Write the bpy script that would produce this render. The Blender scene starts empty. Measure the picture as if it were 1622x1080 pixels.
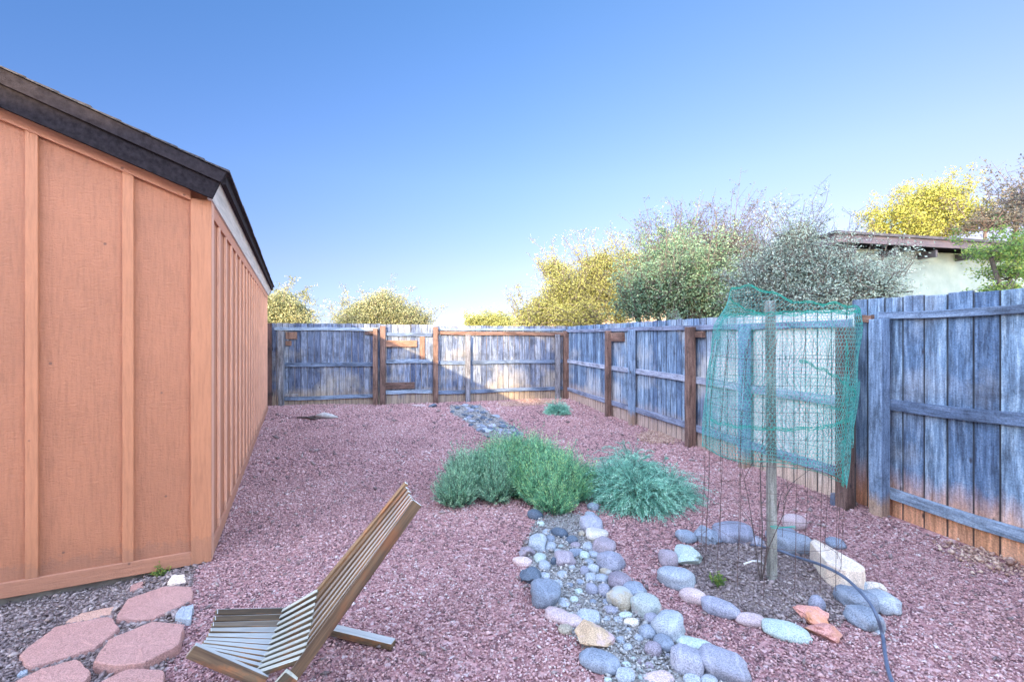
import bpy, math, random
import numpy as np
from mathutils import Vector, noise as mnoise
random.seed(7); RS = np.random.RandomState(7)
scn = bpy.context.scene; COL = scn.collection
R = math.radians
FPX, CX, CY, CAMH = 721.0, 811.0, 537.0, 1.5      # pinhole of the photograph

# ------------------------------------------------------------------ measuring helpers
def ground_z(x, y):
    """gentle relief of the yard"""
    z = 0.0
    fx = 2.42 + 0.19*(6.22-y)                      # right fence line
    d = fx-x
    z += 0.085*np.exp(-np.clip(d, 0, None)**2/0.45)*np.clip((9.5-y)/4.0, 0, 1)
    z += 0.025*np.exp(-(((x-0.45)**2)/0.5))*0
    # slight hollow along the shed front
    s = (-0.902*(x+2.055)-0.431*(y-3.08)); u = (-0.431*(x+2.055)+0.902*(y-3.08))
    z -= 0.055*np.clip((s+0.05)/0.5, 0, 1)*np.clip((u+0.75)/0.5, 0, 1)*(np.abs(u) < 3)
    z += 0.010*np.sin(x*2.1+1.3)*np.sin(y*1.7)
    return z
def G(px, py, z=0.0):
    Y = (CAMH-z)*FPX/(py-CY); return ((px-CX)*Y/FPX, Y)
def GG(px, py):
    x, y = G(px, py)
    for _ in range(3): x, y = G(px, py, float(ground_z(x, y)))
    return x, y, float(ground_z(x, y))

# ------------------------------------------------------------------ materials
def newmat(name):
    m = bpy.data.materials.new(name); m.use_nodes = True
    nt = m.node_tree; b = nt.nodes['Principled BSDF']; b.inputs['Roughness'].default_value = .85
    return m, nt, b
def nd(nt, typ, **kw):
    n = nt.nodes.new(typ)
    for k, v in kw.items():
        if k in n.inputs: n.inputs[k].default_value = v
        else: setattr(n, k, v)
    return n
def ramp(nt, src, stops, interp='LINEAR'):
    r = nt.nodes.new('ShaderNodeValToRGB'); e = r.color_ramp.elements; r.color_ramp.interpolation = interp
    while len(e) < len(stops): e.new(.5)
    for i, (p, c) in enumerate(stops):
        e[i].position = p; e[i].color = (*c, 1) if len(c) == 3 else c
    if src is not None: nt.links.new(src, r.inputs[0])
    return r.outputs[0]
def mix(nt, fac, a, b, mode='MIX'):
    m = nt.nodes.new('ShaderNodeMix'); m.data_type = 'RGBA'; m.blend_type = mode
    for sock, v in ((m.inputs[0], fac), (m.inputs[6], a), (m.inputs[7], b)):
        if hasattr(v, 'is_linked') or hasattr(v, 'links'): nt.links.new(v, sock)
        elif isinstance(v, (int, float)): sock.default_value = v
        else: sock.default_value = (*v, 1)
    return m.outputs[2]
def mth(nt, op, a, b=None, clamp=False):
    m = nt.nodes.new('ShaderNodeMath'); m.operation = op; m.use_clamp = clamp
    for i, v in enumerate((a, b)):
        if v is None: continue
        if isinstance(v, (int, float)): m.inputs[i].default_value = v
        else: nt.links.new(v, m.inputs[i])
    return m.outputs[0]
def coords(nt, scale=(1, 1, 1), kind='Object'):
    tc = nt.nodes.new('ShaderNodeTexCoord'); mp = nt.nodes.new('ShaderNodeMapping')
    mp.inputs['Scale'].default_value = scale; nt.links.new(tc.outputs[kind], mp.inputs[0]); return mp.outputs[0]
def noise(nt, vec, scale, detail=4, rough=.6, w=None):
    n = nd(nt, 'ShaderNodeTexNoise', Scale=scale, Detail=detail, Roughness=rough); nt.links.new(vec, n.inputs['Vector'])
    return n.outputs['Fac']
def bump(nt, b, h, strength=.4, dist=.01):
    n = nd(nt, 'ShaderNodeBump', Strength=strength, Distance=dist); nt.links.new(h, n.inputs['Height'])
    nt.links.new(n.outputs[0], b.inputs['Normal'])
def attr(nt, name='rnd'):
    a = nt.nodes.new('ShaderNodeAttribute'); a.attribute_name = name; return a
def setc(nt, b, c): nt.links.new(c, b.inputs['Base Color'])

def weathered(name, axis, lo, mid, hi, stain=None, pale=None, stain_h=.30, pale_x=None):
    """grey weathered board; grain runs along axis; splashed red soil near the ground"""
    m, nt, b = newmat(name)
    sc = [42, 42, 42]; sc[axis] = 3.2
    off = attr(nt).outputs['Fac']
    tc = nt.nodes.new('ShaderNodeTexCoord')
    cmb = nt.nodes.new('ShaderNodeCombineXYZ'); k = mth(nt, 'MULTIPLY', off, 37.0)
    for i in range(3): nt.links.new(k, cmb.inputs[i])
    add = nt.nodes.new('ShaderNodeVectorMath'); add.operation = 'ADD'
    nt.links.new(tc.outputs['Object'], add.inputs[0]); nt.links.new(cmb.outputs[0], add.inputs[1])
    mp = nt.nodes.new('ShaderNodeMapping'); mp.inputs['Scale'].default_value = sc; nt.links.new(add.outputs[0], mp.inputs[0])
    g = noise(nt, mp.outputs[0], 1.0, 6, .65)
    sc2 = [9, 9, 9]; sc2[axis] = 2.2
    mp2 = nt.nodes.new('ShaderNodeMapping'); mp2.inputs['Scale'].default_value = sc2; nt.links.new(add.outputs[0], mp2.inputs[0])
    g2 = noise(nt, mp2.outputs[0], 1.0, 5, .7)
    c = ramp(nt, g, [(.30, lo), (.50, mid), (.68, hi)])
    c = mix(nt, mth(nt, 'MULTIPLY', ramp(nt, g2, [(.5, (0, 0, 0)), (.68, (1, 1, 1))]), .8), c, tuple(x*.35 for x in lo))
    mold = noise(nt, tc.outputs['Object'], 2.4, 6, .75)
    c = mix(nt, mth(nt, 'MULTIPLY', ramp(nt, mold, [(.52, (0, 0, 0)), (.64, (1, 1, 1))]), .6), c, tuple(x*.6 for x in lo))
    hair = noise(nt, mp.outputs[0], 3.0, 3, .8)
    c = mix(nt, mth(nt, 'MULTIPLY', ramp(nt, hair, [(.58, (0, 0, 0)), (.66, (1, 1, 1))]), .55), c, tuple(x*.3 for x in lo))
    v = ramp(nt, off, [(0, (.50, .54, .64)), (.5, (.92, .94, .97)), (1, (1.35, 1.28, 1.18))])
    c = mix(nt, 1.0, c, v, 'MULTIPLY')
    if pale:
        big = noise(nt, tc.outputs['Object'], 1.1, 4, .6)
        bf = mth(nt, 'MULTIPLY', ramp(nt, big, [(.50, (0, 0, 0)), (.66, (1, 1, 1))]), .55)
        if pale_x:                                       # this end of the fence is bleached almost white
            spx = nt.nodes.new('ShaderNodeSeparateXYZ'); nt.links.new(tc.outputs['Object'], spx.inputs[0])
            bf = mth(nt, 'ADD', bf, ramp(nt, mth(nt, 'DIVIDE', spx.outputs[0], 10.0), [(pale_x[0]/10, (0, 0, 0)), (pale_x[1]/10, (.75, .75, .75))]), clamp=True)
        grain_pale = ramp(nt, g, [(.34, tuple(x*.55 for x in pale)), (.55, pale)])
        c = mix(nt, bf, c, grain_pale)
    if stain:
        sep = nt.nodes.new('ShaderNodeSeparateXYZ'); nt.links.new(tc.outputs['Object'], sep.inputs[0])
        sn = noise(nt, mp2.outputs[0], .9, 4, .6)
        zz = mth(nt, 'ADD', sep.outputs[2], mth(nt, 'MULTIPLY', sn, -.32))
        f = ramp(nt, zz, [(stain_h-.28, (1, 1, 1)), (stain_h, (0, 0, 0))])
        sc_ = ramp(nt, g, [(.3, tuple(x*.45 for x in stain)), (.62, stain)])
        c = mix(nt, mth(nt, 'MULTIPLY', f, .85), c, sc_)
    spk = noise(nt, tc.outputs['Object'], 95, 3, .8)
    c = mix(nt, .4, c, mix(nt, 1, c, ramp(nt, spk, [(.38, (.35, .35, .4)), (.62, (1.5, 1.5, 1.5))]), 'MULTIPLY'))
    if axis == 2:                                        # board edges painted near black, standing in for shade in the gaps
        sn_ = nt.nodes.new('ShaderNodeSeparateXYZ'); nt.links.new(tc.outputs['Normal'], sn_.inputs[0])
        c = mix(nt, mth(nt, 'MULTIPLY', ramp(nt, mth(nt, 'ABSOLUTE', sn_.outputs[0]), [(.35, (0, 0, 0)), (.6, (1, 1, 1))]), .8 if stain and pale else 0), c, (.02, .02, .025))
    # knots
    vo = nd(nt, 'ShaderNodeTexVoronoi', Scale=1.0); mp3 = nt.nodes.new('ShaderNodeMapping')
    s3 = [7, 7, 7]; s3[axis] = 3.2; mp3.inputs['Scale'].default_value = s3
    nt.links.new(add.outputs[0], mp3.inputs[0]); nt.links.new(mp3.outputs[0], vo.inputs['Vector'])
    kn = ramp(nt, vo.outputs['Distance'], [(.05, (1, 1, 1)), (.10, (0, 0, 0))])
    c = mix(nt, mth(nt, 'MULTIPLY', kn, .85), c, (.035, .025, .03))
    setc(nt, b, c); bump(nt, b, g, .6, .004)
    return m
FLO, FMID, FHI = (.062, .085, .135), (.16, .25, .37), (.36, .47, .59)
M = {}
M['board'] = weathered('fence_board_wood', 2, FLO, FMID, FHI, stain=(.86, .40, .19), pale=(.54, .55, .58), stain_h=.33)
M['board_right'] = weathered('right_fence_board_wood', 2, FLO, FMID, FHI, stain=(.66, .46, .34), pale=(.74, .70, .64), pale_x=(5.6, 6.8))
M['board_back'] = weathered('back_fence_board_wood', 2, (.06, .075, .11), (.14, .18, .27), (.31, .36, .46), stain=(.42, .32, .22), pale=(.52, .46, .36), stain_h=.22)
M['rail'] = weathered('fence_rail_wood', 0, (.11, .14, .19), (.21, .28, .38), (.36, .44, .54))
M['rail_pale'] = weathered('pale_rail_wood', 0, (.2, .21, .26), (.36, .39, .48), (.52, .54, .60))
M['post'] = weathered('fence_post_wood', 2, (.10, .145, .21), (.21, .30, .42), (.35, .45, .58), stain=(.5, .32, .2), stain_h=.12)
M['old_post'] = weathered('old_post_wood', 2, (.10, .09, .09), (.24, .23, .24), (.40, .40, .42))
M['brown'] = weathered('brown_stained_wood', 2, (.10, .055, .042), (.19, .11, .082), (.29, .18, .14))
M['brown_rail'] = weathered('brown_rail_wood', 0, (.11, .055, .04), (.21, .115, .08), (.32, .20, .15))
M['dark_brown'] = weathered('dark_brown_board', 2, (.05, .028, .025), (.09, .048, .045), (.13, .07, .065))
M['stake'] = weathered('stake_wood', 2, (.12, .11, .09), (.28, .27, .23), (.42, .41, .36))

def orange_mat(name, axis, base, rough_sawn):
    m, nt, b = newmat(name)
    sc = [60, 60, 60]; sc[axis] = 6
    g = noise(nt, coords(nt, tuple(sc)), 1.0, 5, .6)
    blot = noise(nt, coords(nt), 2.3, 5, .6)
    fine = noise(nt, coords(nt), 70, 3, .7)
    c = ramp(nt, blot, [(.3, tuple(x*.86 for x in base)), (.7, tuple(min(1, x*1.1) for x in base))])
    c = mix(nt, .35, c, ramp(nt, g, [(.32, tuple(x*.55 for x in base)), (.55, base)]))
    chips = ramp(nt, noise(nt, coords(nt), 9, 6, .8), [(.70, (0, 0, 0)), (.76, (1, 1, 1))])
    c = mix(nt, mth(nt, 'MULTIPLY', chips, .3), c, (.30, .13, .08))
    h = mth(nt, 'ADD', g, mth(nt, 'MULTIPLY', fine, .6))
    if rough_sawn:
        wv = nd(nt, 'ShaderNodeTexWave', Scale=23.0, Distortion=14.0, Detail=5.0); wv.bands_direction = 'Z'
        wv.inputs['Detail Scale'].default_value = 2.0
        nt.links.new(coords(nt, (.4, .4, 1)), wv.inputs['Vector'])
        w = mth(nt, 'MULTIPLY', wv.outputs['Fac'], .22); h = mth(nt, 'ADD', h, w); h = mth(nt, 'ADD', h, noise(nt, coords(nt, (14, 14, 55)), 1, 5, .75))
        seam = nd(nt, 'ShaderNodeTexWave', Scale=1.0, Distortion=1.5)
        c = mix(nt, mth(nt, 'MULTIPLY', ramp(nt, wv.outputs['Fac'], [(.0, (1, 1, 1)), (.25, (0, 0, 0))]), .12), c, tuple(x*.5 for x in base))
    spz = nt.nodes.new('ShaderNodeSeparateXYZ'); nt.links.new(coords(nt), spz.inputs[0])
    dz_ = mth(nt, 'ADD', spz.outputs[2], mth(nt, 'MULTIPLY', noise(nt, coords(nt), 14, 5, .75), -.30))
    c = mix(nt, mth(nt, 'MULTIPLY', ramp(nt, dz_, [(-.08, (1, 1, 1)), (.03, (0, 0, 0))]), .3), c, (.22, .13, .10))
    dots = nd(nt, 'ShaderNodeTexVoronoi', Scale=5.5); nt.links.new(coords(nt), dots.inputs['Vector'])
    c = mix(nt, mth(nt, 'MULTIPLY', ramp(nt, dots.outputs['Distance'], [(.035, (1, 1, 1)), (.055, (0, 0, 0))]), .7), c, (.12, .06, .045))
    setc(nt, b, c); bump(nt, b, h, .8, .005); b.inputs['Roughness'].default_value = .62
    return m
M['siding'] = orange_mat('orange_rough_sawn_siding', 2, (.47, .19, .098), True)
M['siding_trim'] = orange_mat('orange_painted_trim', 2, (.53, .222, .112), False)
M['siding_trim_side'] = orange_mat('skylit_orange_trim', 2, (.70, .37, .25), False)  # paler copy of the trim; light from the bright sky is painted in
M['siding_trim_h'] = orange_mat('orange_painted_trim_level', 1, (.56, .24, .135), False)

def simple(name, c1, c2, scale=8, rough=.85, bs=.4, bd=.004, detail=5, bscale=None, kind='Object'):
    m, nt, b = newmat(name)
    n = noise(nt, coords(nt, kind=kind), scale, detail, .65)
    setc(nt, b, ramp(nt, n, [(.32, c1), (.68, c2)])); b.inputs['Roughness'].default_value = rough
    bump(nt, b, noise(nt, coords(nt, kind=kind), bscale or scale*6, 4, .7), bs, bd)
    return m
def grained(name, axis, c1, c2, rough=.8):
    m, nt, b = newmat(name); sc = [45, 45, 45]; sc[axis] = 2.5
    n = noise(nt, coords(nt, tuple(sc)), 1, 5, .6)
    setc(nt, b, ramp(nt, n, [(.32, c1), (.68, c2)])); b.inputs['Roughness'].default_value = rough
    bump(nt, b, n, .5, .003); return m
M['fascia'] = simple('dark_brown_fascia_paint', (.014, .012, .014), (.036, .030, .035), 30, .8, .6, .003)
M['fascia_v'] = simple('dark_brown_fascia_side', (.022, .018, .021), (.045, .038, .043), 30, .8, .6, .003)
for k_ in ('fascia', 'fascia_v'):
    M[k_].node_tree.nodes['Principled BSDF'].inputs['Roughness'].default_value = 1
    M[k_].node_tree.nodes['Principled BSDF'].inputs['Specular IOR Level'].default_value = .08
M['fascia_pale'] = grained('faded_eave_board', 0, (.50, .50, .48), (.75, .73, .70))
M['shingle'] = simple('asphalt_shingle', (.03, .027, .03), (.10, .09, .095), 60, .95)
M['concrete'] = simple('foundation_concrete', (.22, .19, .17), (.38, .34, .30), 9)

def speckled(name, c1, c2):
    m, nt, b = newmat(name); v = coords(nt)
    n = noise(nt, v, 12, 6, .7); f = noise(nt, v, 210, 3, .85)
    c = ramp(nt, n, [(.3, c1), (.7, c2)])
    c = mix(nt, .65, c, ramp(nt, f, [(.36, tuple(x*.4 for x in c1)), (.5, c2), (.64, tuple(min(1, x*1.5) for x in c2))]))
    pit = ramp(nt, noise(nt, v, 45, 2, .5), [(.69, (0, 0, 0)), (.73, (1, 1, 1))])
    c = mix(nt, mth(nt, 'MULTIPLY', pit, .6), c, tuple(x*.3 for x in c1))
    setc(nt, b, c); bump(nt, b, mth(nt, 'ADD', f, n), .9, .004); b.inputs['Roughness'].default_value = .95
    return m
def rock_mat(name, a, b_, spots=None, rough=.75):
    m, nt, b = newmat(name)
    oi = nt.nodes.new('ShaderNodeObjectInfo')
    tc = nt.nodes.new('ShaderNodeTexCoord'); add = nt.nodes.new('ShaderNodeVectorMath'); add.operation = 'ADD'
    cmb = nt.nodes.new('ShaderNodeCombineXYZ'); k = mth(nt, 'MULTIPLY', oi.outputs['Random'], 50)
    for i in range(3): nt.links.new(k, cmb.inputs[i])
    nt.links.new(tc.outputs['Object'], add.inputs[0]); nt.links.new(cmb.outputs[0], add.inputs[1])
    n = noise(nt, add.outputs[0], 9, 6, .7); f = noise(nt, add.outputs[0], 160, 3, .8)
    c = ramp(nt, n, [(.33, a), (.66, b_)])
    c = mix(nt, .6, c, ramp(nt, f, [(.38, tuple(x*.35 for x in a)), (.60, tuple(min(1, x*1.2) for x in b_))]))
    big = noise(nt, add.outputs[0], 3.2, 3, .6)
    c = mix(nt, mth(nt, 'MULTIPLY', ramp(nt, big, [(.48, (0, 0, 0)), (.68, (1, 1, 1))]), .3), c, tuple(x*.6 for x in a))
    vn = nd(nt, 'ShaderNodeTexWave', Scale=2.2, Distortion=9.0, Detail=3.0); nt.links.new(add.outputs[0], vn.inputs['Vector'])
    c = mix(nt, mth(nt, 'MULTIPLY', ramp(nt, vn.outputs['Fac'], [(.95, (0, 0, 0)), (.99, (1, 1, 1))]), .18), c, tuple(min(1, x*1.5) for x in b_))
    if spots:
        s = noise(nt, add.outputs[0], 6, 4, .6)
        c = mix(nt, ramp(nt, s, [(.50, (0, 0, 0)), (.60, (1, 1, 1))]), c, spots)
    v = ramp(nt, oi.outputs['Random'], [(0, (.85, .85, .88)), (1, (1.15, 1.12, 1.1))])
    c = mix(nt, 1, c, v, 'MULTIPLY')
    h = mth(nt, 'ADD', n, mth(nt, 'MULTIPLY', f, .35))
    setc(nt, b, c); bump(nt, b, h, .7, .008); b.inputs['Roughness'].default_value = rough
    return m
ROCK = {
 'slate': rock_mat('dark_slate_blue_rock', (.045, .065, .10), (.13, .17, .22)),
 'blue': rock_mat('blue_grey_rock', (.15, .19, .25), (.30, .34, .40)),
 'light': rock_mat('pale_blue_grey_rock', (.24, .28, .33), (.42, .46, .50)),
 'lav': rock_mat('lavender_grey_rock', (.20, .21, .27), (.37, .37, .43)),
 'mauve': rock_mat('mauve_grey_rock', (.24, .20, .23), (.38, .33, .37)),
 'cream': rock_mat('cream_rock', (.50, .44, .38), (.72, .66, .58)),
 'tan': rock_mat('tan_rock', (.34, .28, .20), (.52, .46, .35), (.38, .40, .40)),
 'orange': rock_mat('orange_tan_rock', (.40, .27, .15), (.55, .40, .27), (.45, .33, .34)),
 'green': rock_mat('pale_green_rock', (.34, .43, .38), (.52, .60, .56)),
 'pink': rock_mat('pale_pink_rock', (.48, .35, .35), (.66, .52, .50)),
 'red': rock_mat('red_sandstone', (.52, .20, .16), (.70, .36, .30), (.50, .22, .10)),
 'duo': rock_mat('green_and_pink_rock', (.30, .36, .34), (.44, .48, .46), (.40, .28, .28)),
 'sand': rock_mat('pale_sandstone', (.60, .47, .38), (.78, .66, .55), rough=.9),
}
M['paver'] = speckled('pink_sandstone_paver', (.36, .17, .14), (.52, .29, .25))
M['paver_orange'] = speckled('orange_sandstone_paver', (.45, .24, .17), (.62, .38, .29))
M['chair'] = grained('honey_brown_slat_wood', 0, (.13, .075, .04), (.36, .25, .13), .65)
M['chair_grey'] = grained('sun_bleached_slat_wood', 0, (.23, .25, .26), (.52, .54, .55), .7)
def stick_mat(name, c1, c2, p1, p2):
    # brown stained stick whose upward faces have bleached in the sun
    m, nt, b = newmat(name)
    g = noise(nt, coords(nt, (2.5, 50, 50)), 1, 5, .65); bl = noise(nt, coords(nt, (5, 12, 12)), 1, 4, .7)
    br = ramp(nt, g, [(.3, c1), (.62, c2)]); br = mix(nt, ramp(nt, bl, [(.52, (0, 0, 0)), (.66, (1, 1, 1))]), br, ramp(nt, g, [(.3, (.16, .06, .03)), (.6, (.42, .19, .08))]))
    pl = ramp(nt, g, [(.3, p1), (.62, p2)])
    ge = nt.nodes.new('ShaderNodeNewGeometry'); sp = nt.nodes.new('ShaderNodeSeparateXYZ'); nt.links.new(ge.outputs['True Normal'], sp.inputs[0])
    oi = nt.nodes.new('ShaderNodeObjectInfo')
    br = mix(nt, 1, br, ramp(nt, oi.outputs['Random'], [(0, (.5, .46, .44)), (1, (1.15, 1.1, 1.05))]), 'MULTIPLY')
    c = mix(nt, ramp(nt, sp.outputs[2], [(.60, (0, 0, 0)), (.68, (1, 1, 1))]), br, pl)
    setc(nt, b, c); bump(nt, b, g, .6, .003); b.inputs['Roughness'].default_value = .7; return m
M['stick'] = stick_mat('bleached_honey_stick', (.06, .04, .03), (.22, .155, .09), (.27, .27, .26), (.50, .50, .48))
M['stick_brown'] = stick_mat('honey_brown_stick', (.07, .04, .025), (.33, .21, .11), (.28, .27, .25), (.55, .54, .51))
M['stick_pale'] = stick_mat('bleached_pale_stick', (.06, .05, .035), (.20, .17, .11), (.30, .29, .23), (.54, .52, .43))
M['wire'] = simple('rusty_wire', (.06, .035, .035), (.13, .07, .06), 30, .7)
M['hose'] = simple('black_rubber_hose', (.07, .09, .14), (.12, .15, .22), 20, .35)
M['white_tube'] = simple('white_plastic_tube', (.55, .52, .5), (.75, .72, .7), 20, .5)
M['bark'] = grained('grey_brown_bark', 2, (.05, .04, .035), (.16, .13, .11))
M['twig'] = simple('dry_twig', (.05, .038, .034), (.11, .08, .072), 20)
M['driftwood'] = simple('pale_driftwood', (.35, .32, .30), (.6, .57, .54), 20)
M['stucco'] = simple('pale_green_stucco', (.17, .22, .21), (.24, .295, .275), 3, .95, .5, .006, 5, 90)
M['mauve_fascia'] = grained('mauve_fascia_paint', 0, (.09, .07, .085), (.13, .105, .12))
M['far_roof'] = simple('grey_roof_edge', (.05, .045, .05), (.10, .09, .10), 10)
M['house_wall'] = simple('tan_stucco', (.45, .36, .28), (.58, .48, .38), 3)
M['glass'] = newmat('window_glass')[0]
M['glass'].node_tree.nodes['Principled BSDF'].inputs['Base Color'].default_value = (.05, .06, .07, 1)
M['glass'].node_tree.nodes['Principled BSDF'].inputs['Roughness'].default_value = .1

def leaf_mat(name, stops, transl=.35, rough=.6):
    m, nt, b = newmat(name)
    c = ramp(nt, attr(nt).outputs['Fac'], stops)
    setc(nt, b, c); b.inputs['Roughness'].default_value = rough; b.inputs['Specular IOR Level'].default_value = .15
    t = nt.nodes.new('ShaderNodeBsdfTranslucent'); nt.links.new(c, t.inputs['Color'])
    mx = nt.nodes.new('ShaderNodeMixShader'); mx.inputs[0].default_value = transl
    out = nt.nodes['Material Output']
    nt.links.new(b.outputs[0], mx.inputs[1]); nt.links.new(t.outputs[0], mx.inputs[2]); nt.links.new(mx.outputs[0], out.inputs[0])
    return m
M['leaf_yellow'] = leaf_mat('yellow_green_leaf', [(0, (.14, .15, .05)), (.5, (.33, .335, .11)), (1, (.48, .47, .18))])
M['leaf_dark'] = leaf_mat('dark_green_leaf', [(0, (.04, .10, .07)), (.5, (.18, .29, .18)), (1, (.38, .48, .28))])
M['leaf_grey'] = leaf_mat('grey_green_leaf', [(0, (.10, .15, .12)), (.5, (.32, .40, .33)), (1, (.58, .64, .54))])
M['leaf_olive'] = leaf_mat('olive_leaf', [(0, (.08, .11, .05)), (.5, (.27, .28, .14)), (1, (.44, .42, .24))])
M['leaf_bright'] = leaf_mat('bright_green_leaf', [(0, (.06, .14, .04)), (.5, (.18, .30, .08)), (1, (.40, .42, .10))])
M['leaf_lemon'] = leaf_mat('lemon_leaf', [(0, (.14, .15, .04)), (.5, (.29, .305, .07)), (1, (.40, .42, .13))])
M['leaf_bare'] = leaf_mat('sparse_brown_leaf', [(0, (.05, .055, .05)), (.5, (.11, .115, .10)), (1, (.19, .185, .15))])
M['lavender'] = leaf_mat('green_lavender_foliage', [(0, (.03, .11, .085)), (.3, (.14, .38, .23)), (.65, (.29, .62, .36)), (1, (.62, .84, .36))])
M['lavender_blue'] = leaf_mat('blue_green_lavender_foliage', [(0, (.05, .14, .11)), (.5, (.24, .48, .32)), (1, (.54, .76, .50))])
M['teal_needle'] = leaf_mat('teal_grey_foliage', [(0, (.07, .20, .16)), (.5, (.26, .56, .42)), (1, (.55, .85, .66))])
M['net'] = leaf_mat('teal_plastic_net', [(0, (.05, .34, .32)), (.6, (.12, .52, .48)), (1, (.30, .70, .64))], .35, .4)
M['net_fold'] = leaf_mat('green_plastic_net_fold', [(0, (.02, .34, .26)), (1, (.05, .55, .42))], .3, .4)

def chip_mat(name, stops):
    m, nt, b = newmat(name)
    c = ramp(nt, attr(nt).outputs['Fac'], stops, 'LINEAR')
    c = mix(nt, .3, c, ramp(nt, noise(nt, coords(nt), 150, 3, .7), [(.35, (.10, .06, .06)), (.65, (.55, .42, .42))]))
    setc(nt, b, c); b.inputs['Roughness'].default_value = .8; return m
RED = [(0, (.07, .03, .034)), (.2, (.28, .13, .135)), (.5, (.54, .272, .258)), (.78, (.69, .405, .38)), (.94, (.77, .53, .51)), (1, (.85, .72, .69))]
M['chip_red'] = chip_mat('red_lava_gravel', RED)
M['chip_grey'] = chip_mat('grey_green_pea_gravel', [(0, (.12, .11, .11)), (.4, (.27, .29, .28)), (.75, (.40, .43, .42)), (1, (.62, .60, .55))])
M['chip_mulch'] = chip_mat('brown_litter', [(0, (.07, .05, .05)), (.4, (.20, .15, .14)), (.75, (.34, .27, .25)), (1, (.50, .42, .38))])
M['chip_orange'] = chip_mat('orange_dusty_gravel', [(0, (.26, .13, .08)), (.5, (.55, .33, .22)), (1, (.82, .62, .46))])
def ground_mat():
    m, nt, b = newmat('red_gravel_ground')
    v = nd(nt, 'ShaderNodeTexVoronoi', Scale=42.0); nt.links.new(coords(nt), v.inputs['Vector'])
    sp = nt.nodes.new('ShaderNodeSeparateColor'); nt.links.new(v.outputs['Color'], sp.inputs[0])
    c = ramp(nt, sp.outputs[0], RED)
    c = mix(nt, .35, c, (.20, .10, .11))
    c = mix(nt, mth(nt, 'MULTIPLY', ramp(nt, noise(nt, coords(nt), .7, 4, .6), [(.5, (0, 0, 0)), (.7, (1, 1, 1))]), .25), c, (.42, .22, .15))
    setc(nt, b, c); bump(nt, b, v.outputs['Distance'], .8, .012); b.inputs['Roughness'].default_value = .95
    return m
M['ground'] = ground_mat()
M['soil'] = simple('dry_brown_soil', (.17, .12, .10), (.33, .25, .21), 16, .95, .9, .012, 7, 60)
M['creek'] = simple('sandy_creek_bed', (.26, .24, .22), (.44, .40, .36), 18, .95, .9, .01, 7, 80)
M['red_soil'] = simple('orange_soil', (.40, .20, .12), (.58, .33, .21), 14, .95, .8, .01, 7, 70)
M['terrain'] = simple('dry_scrub_terrain', (.20, .15, .11), (.34, .27, .19), .6, .95)
M['hill_red'] = simple('red_rock_hillside', (.33, .20, .13), (.48, .34, .20), .35, .95, .6, .2, 6, 2)
M['hill_far'] = simple('far_blue_hill', (.20, .25, .26), (.28, .32, .32), .02, .95)

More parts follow.
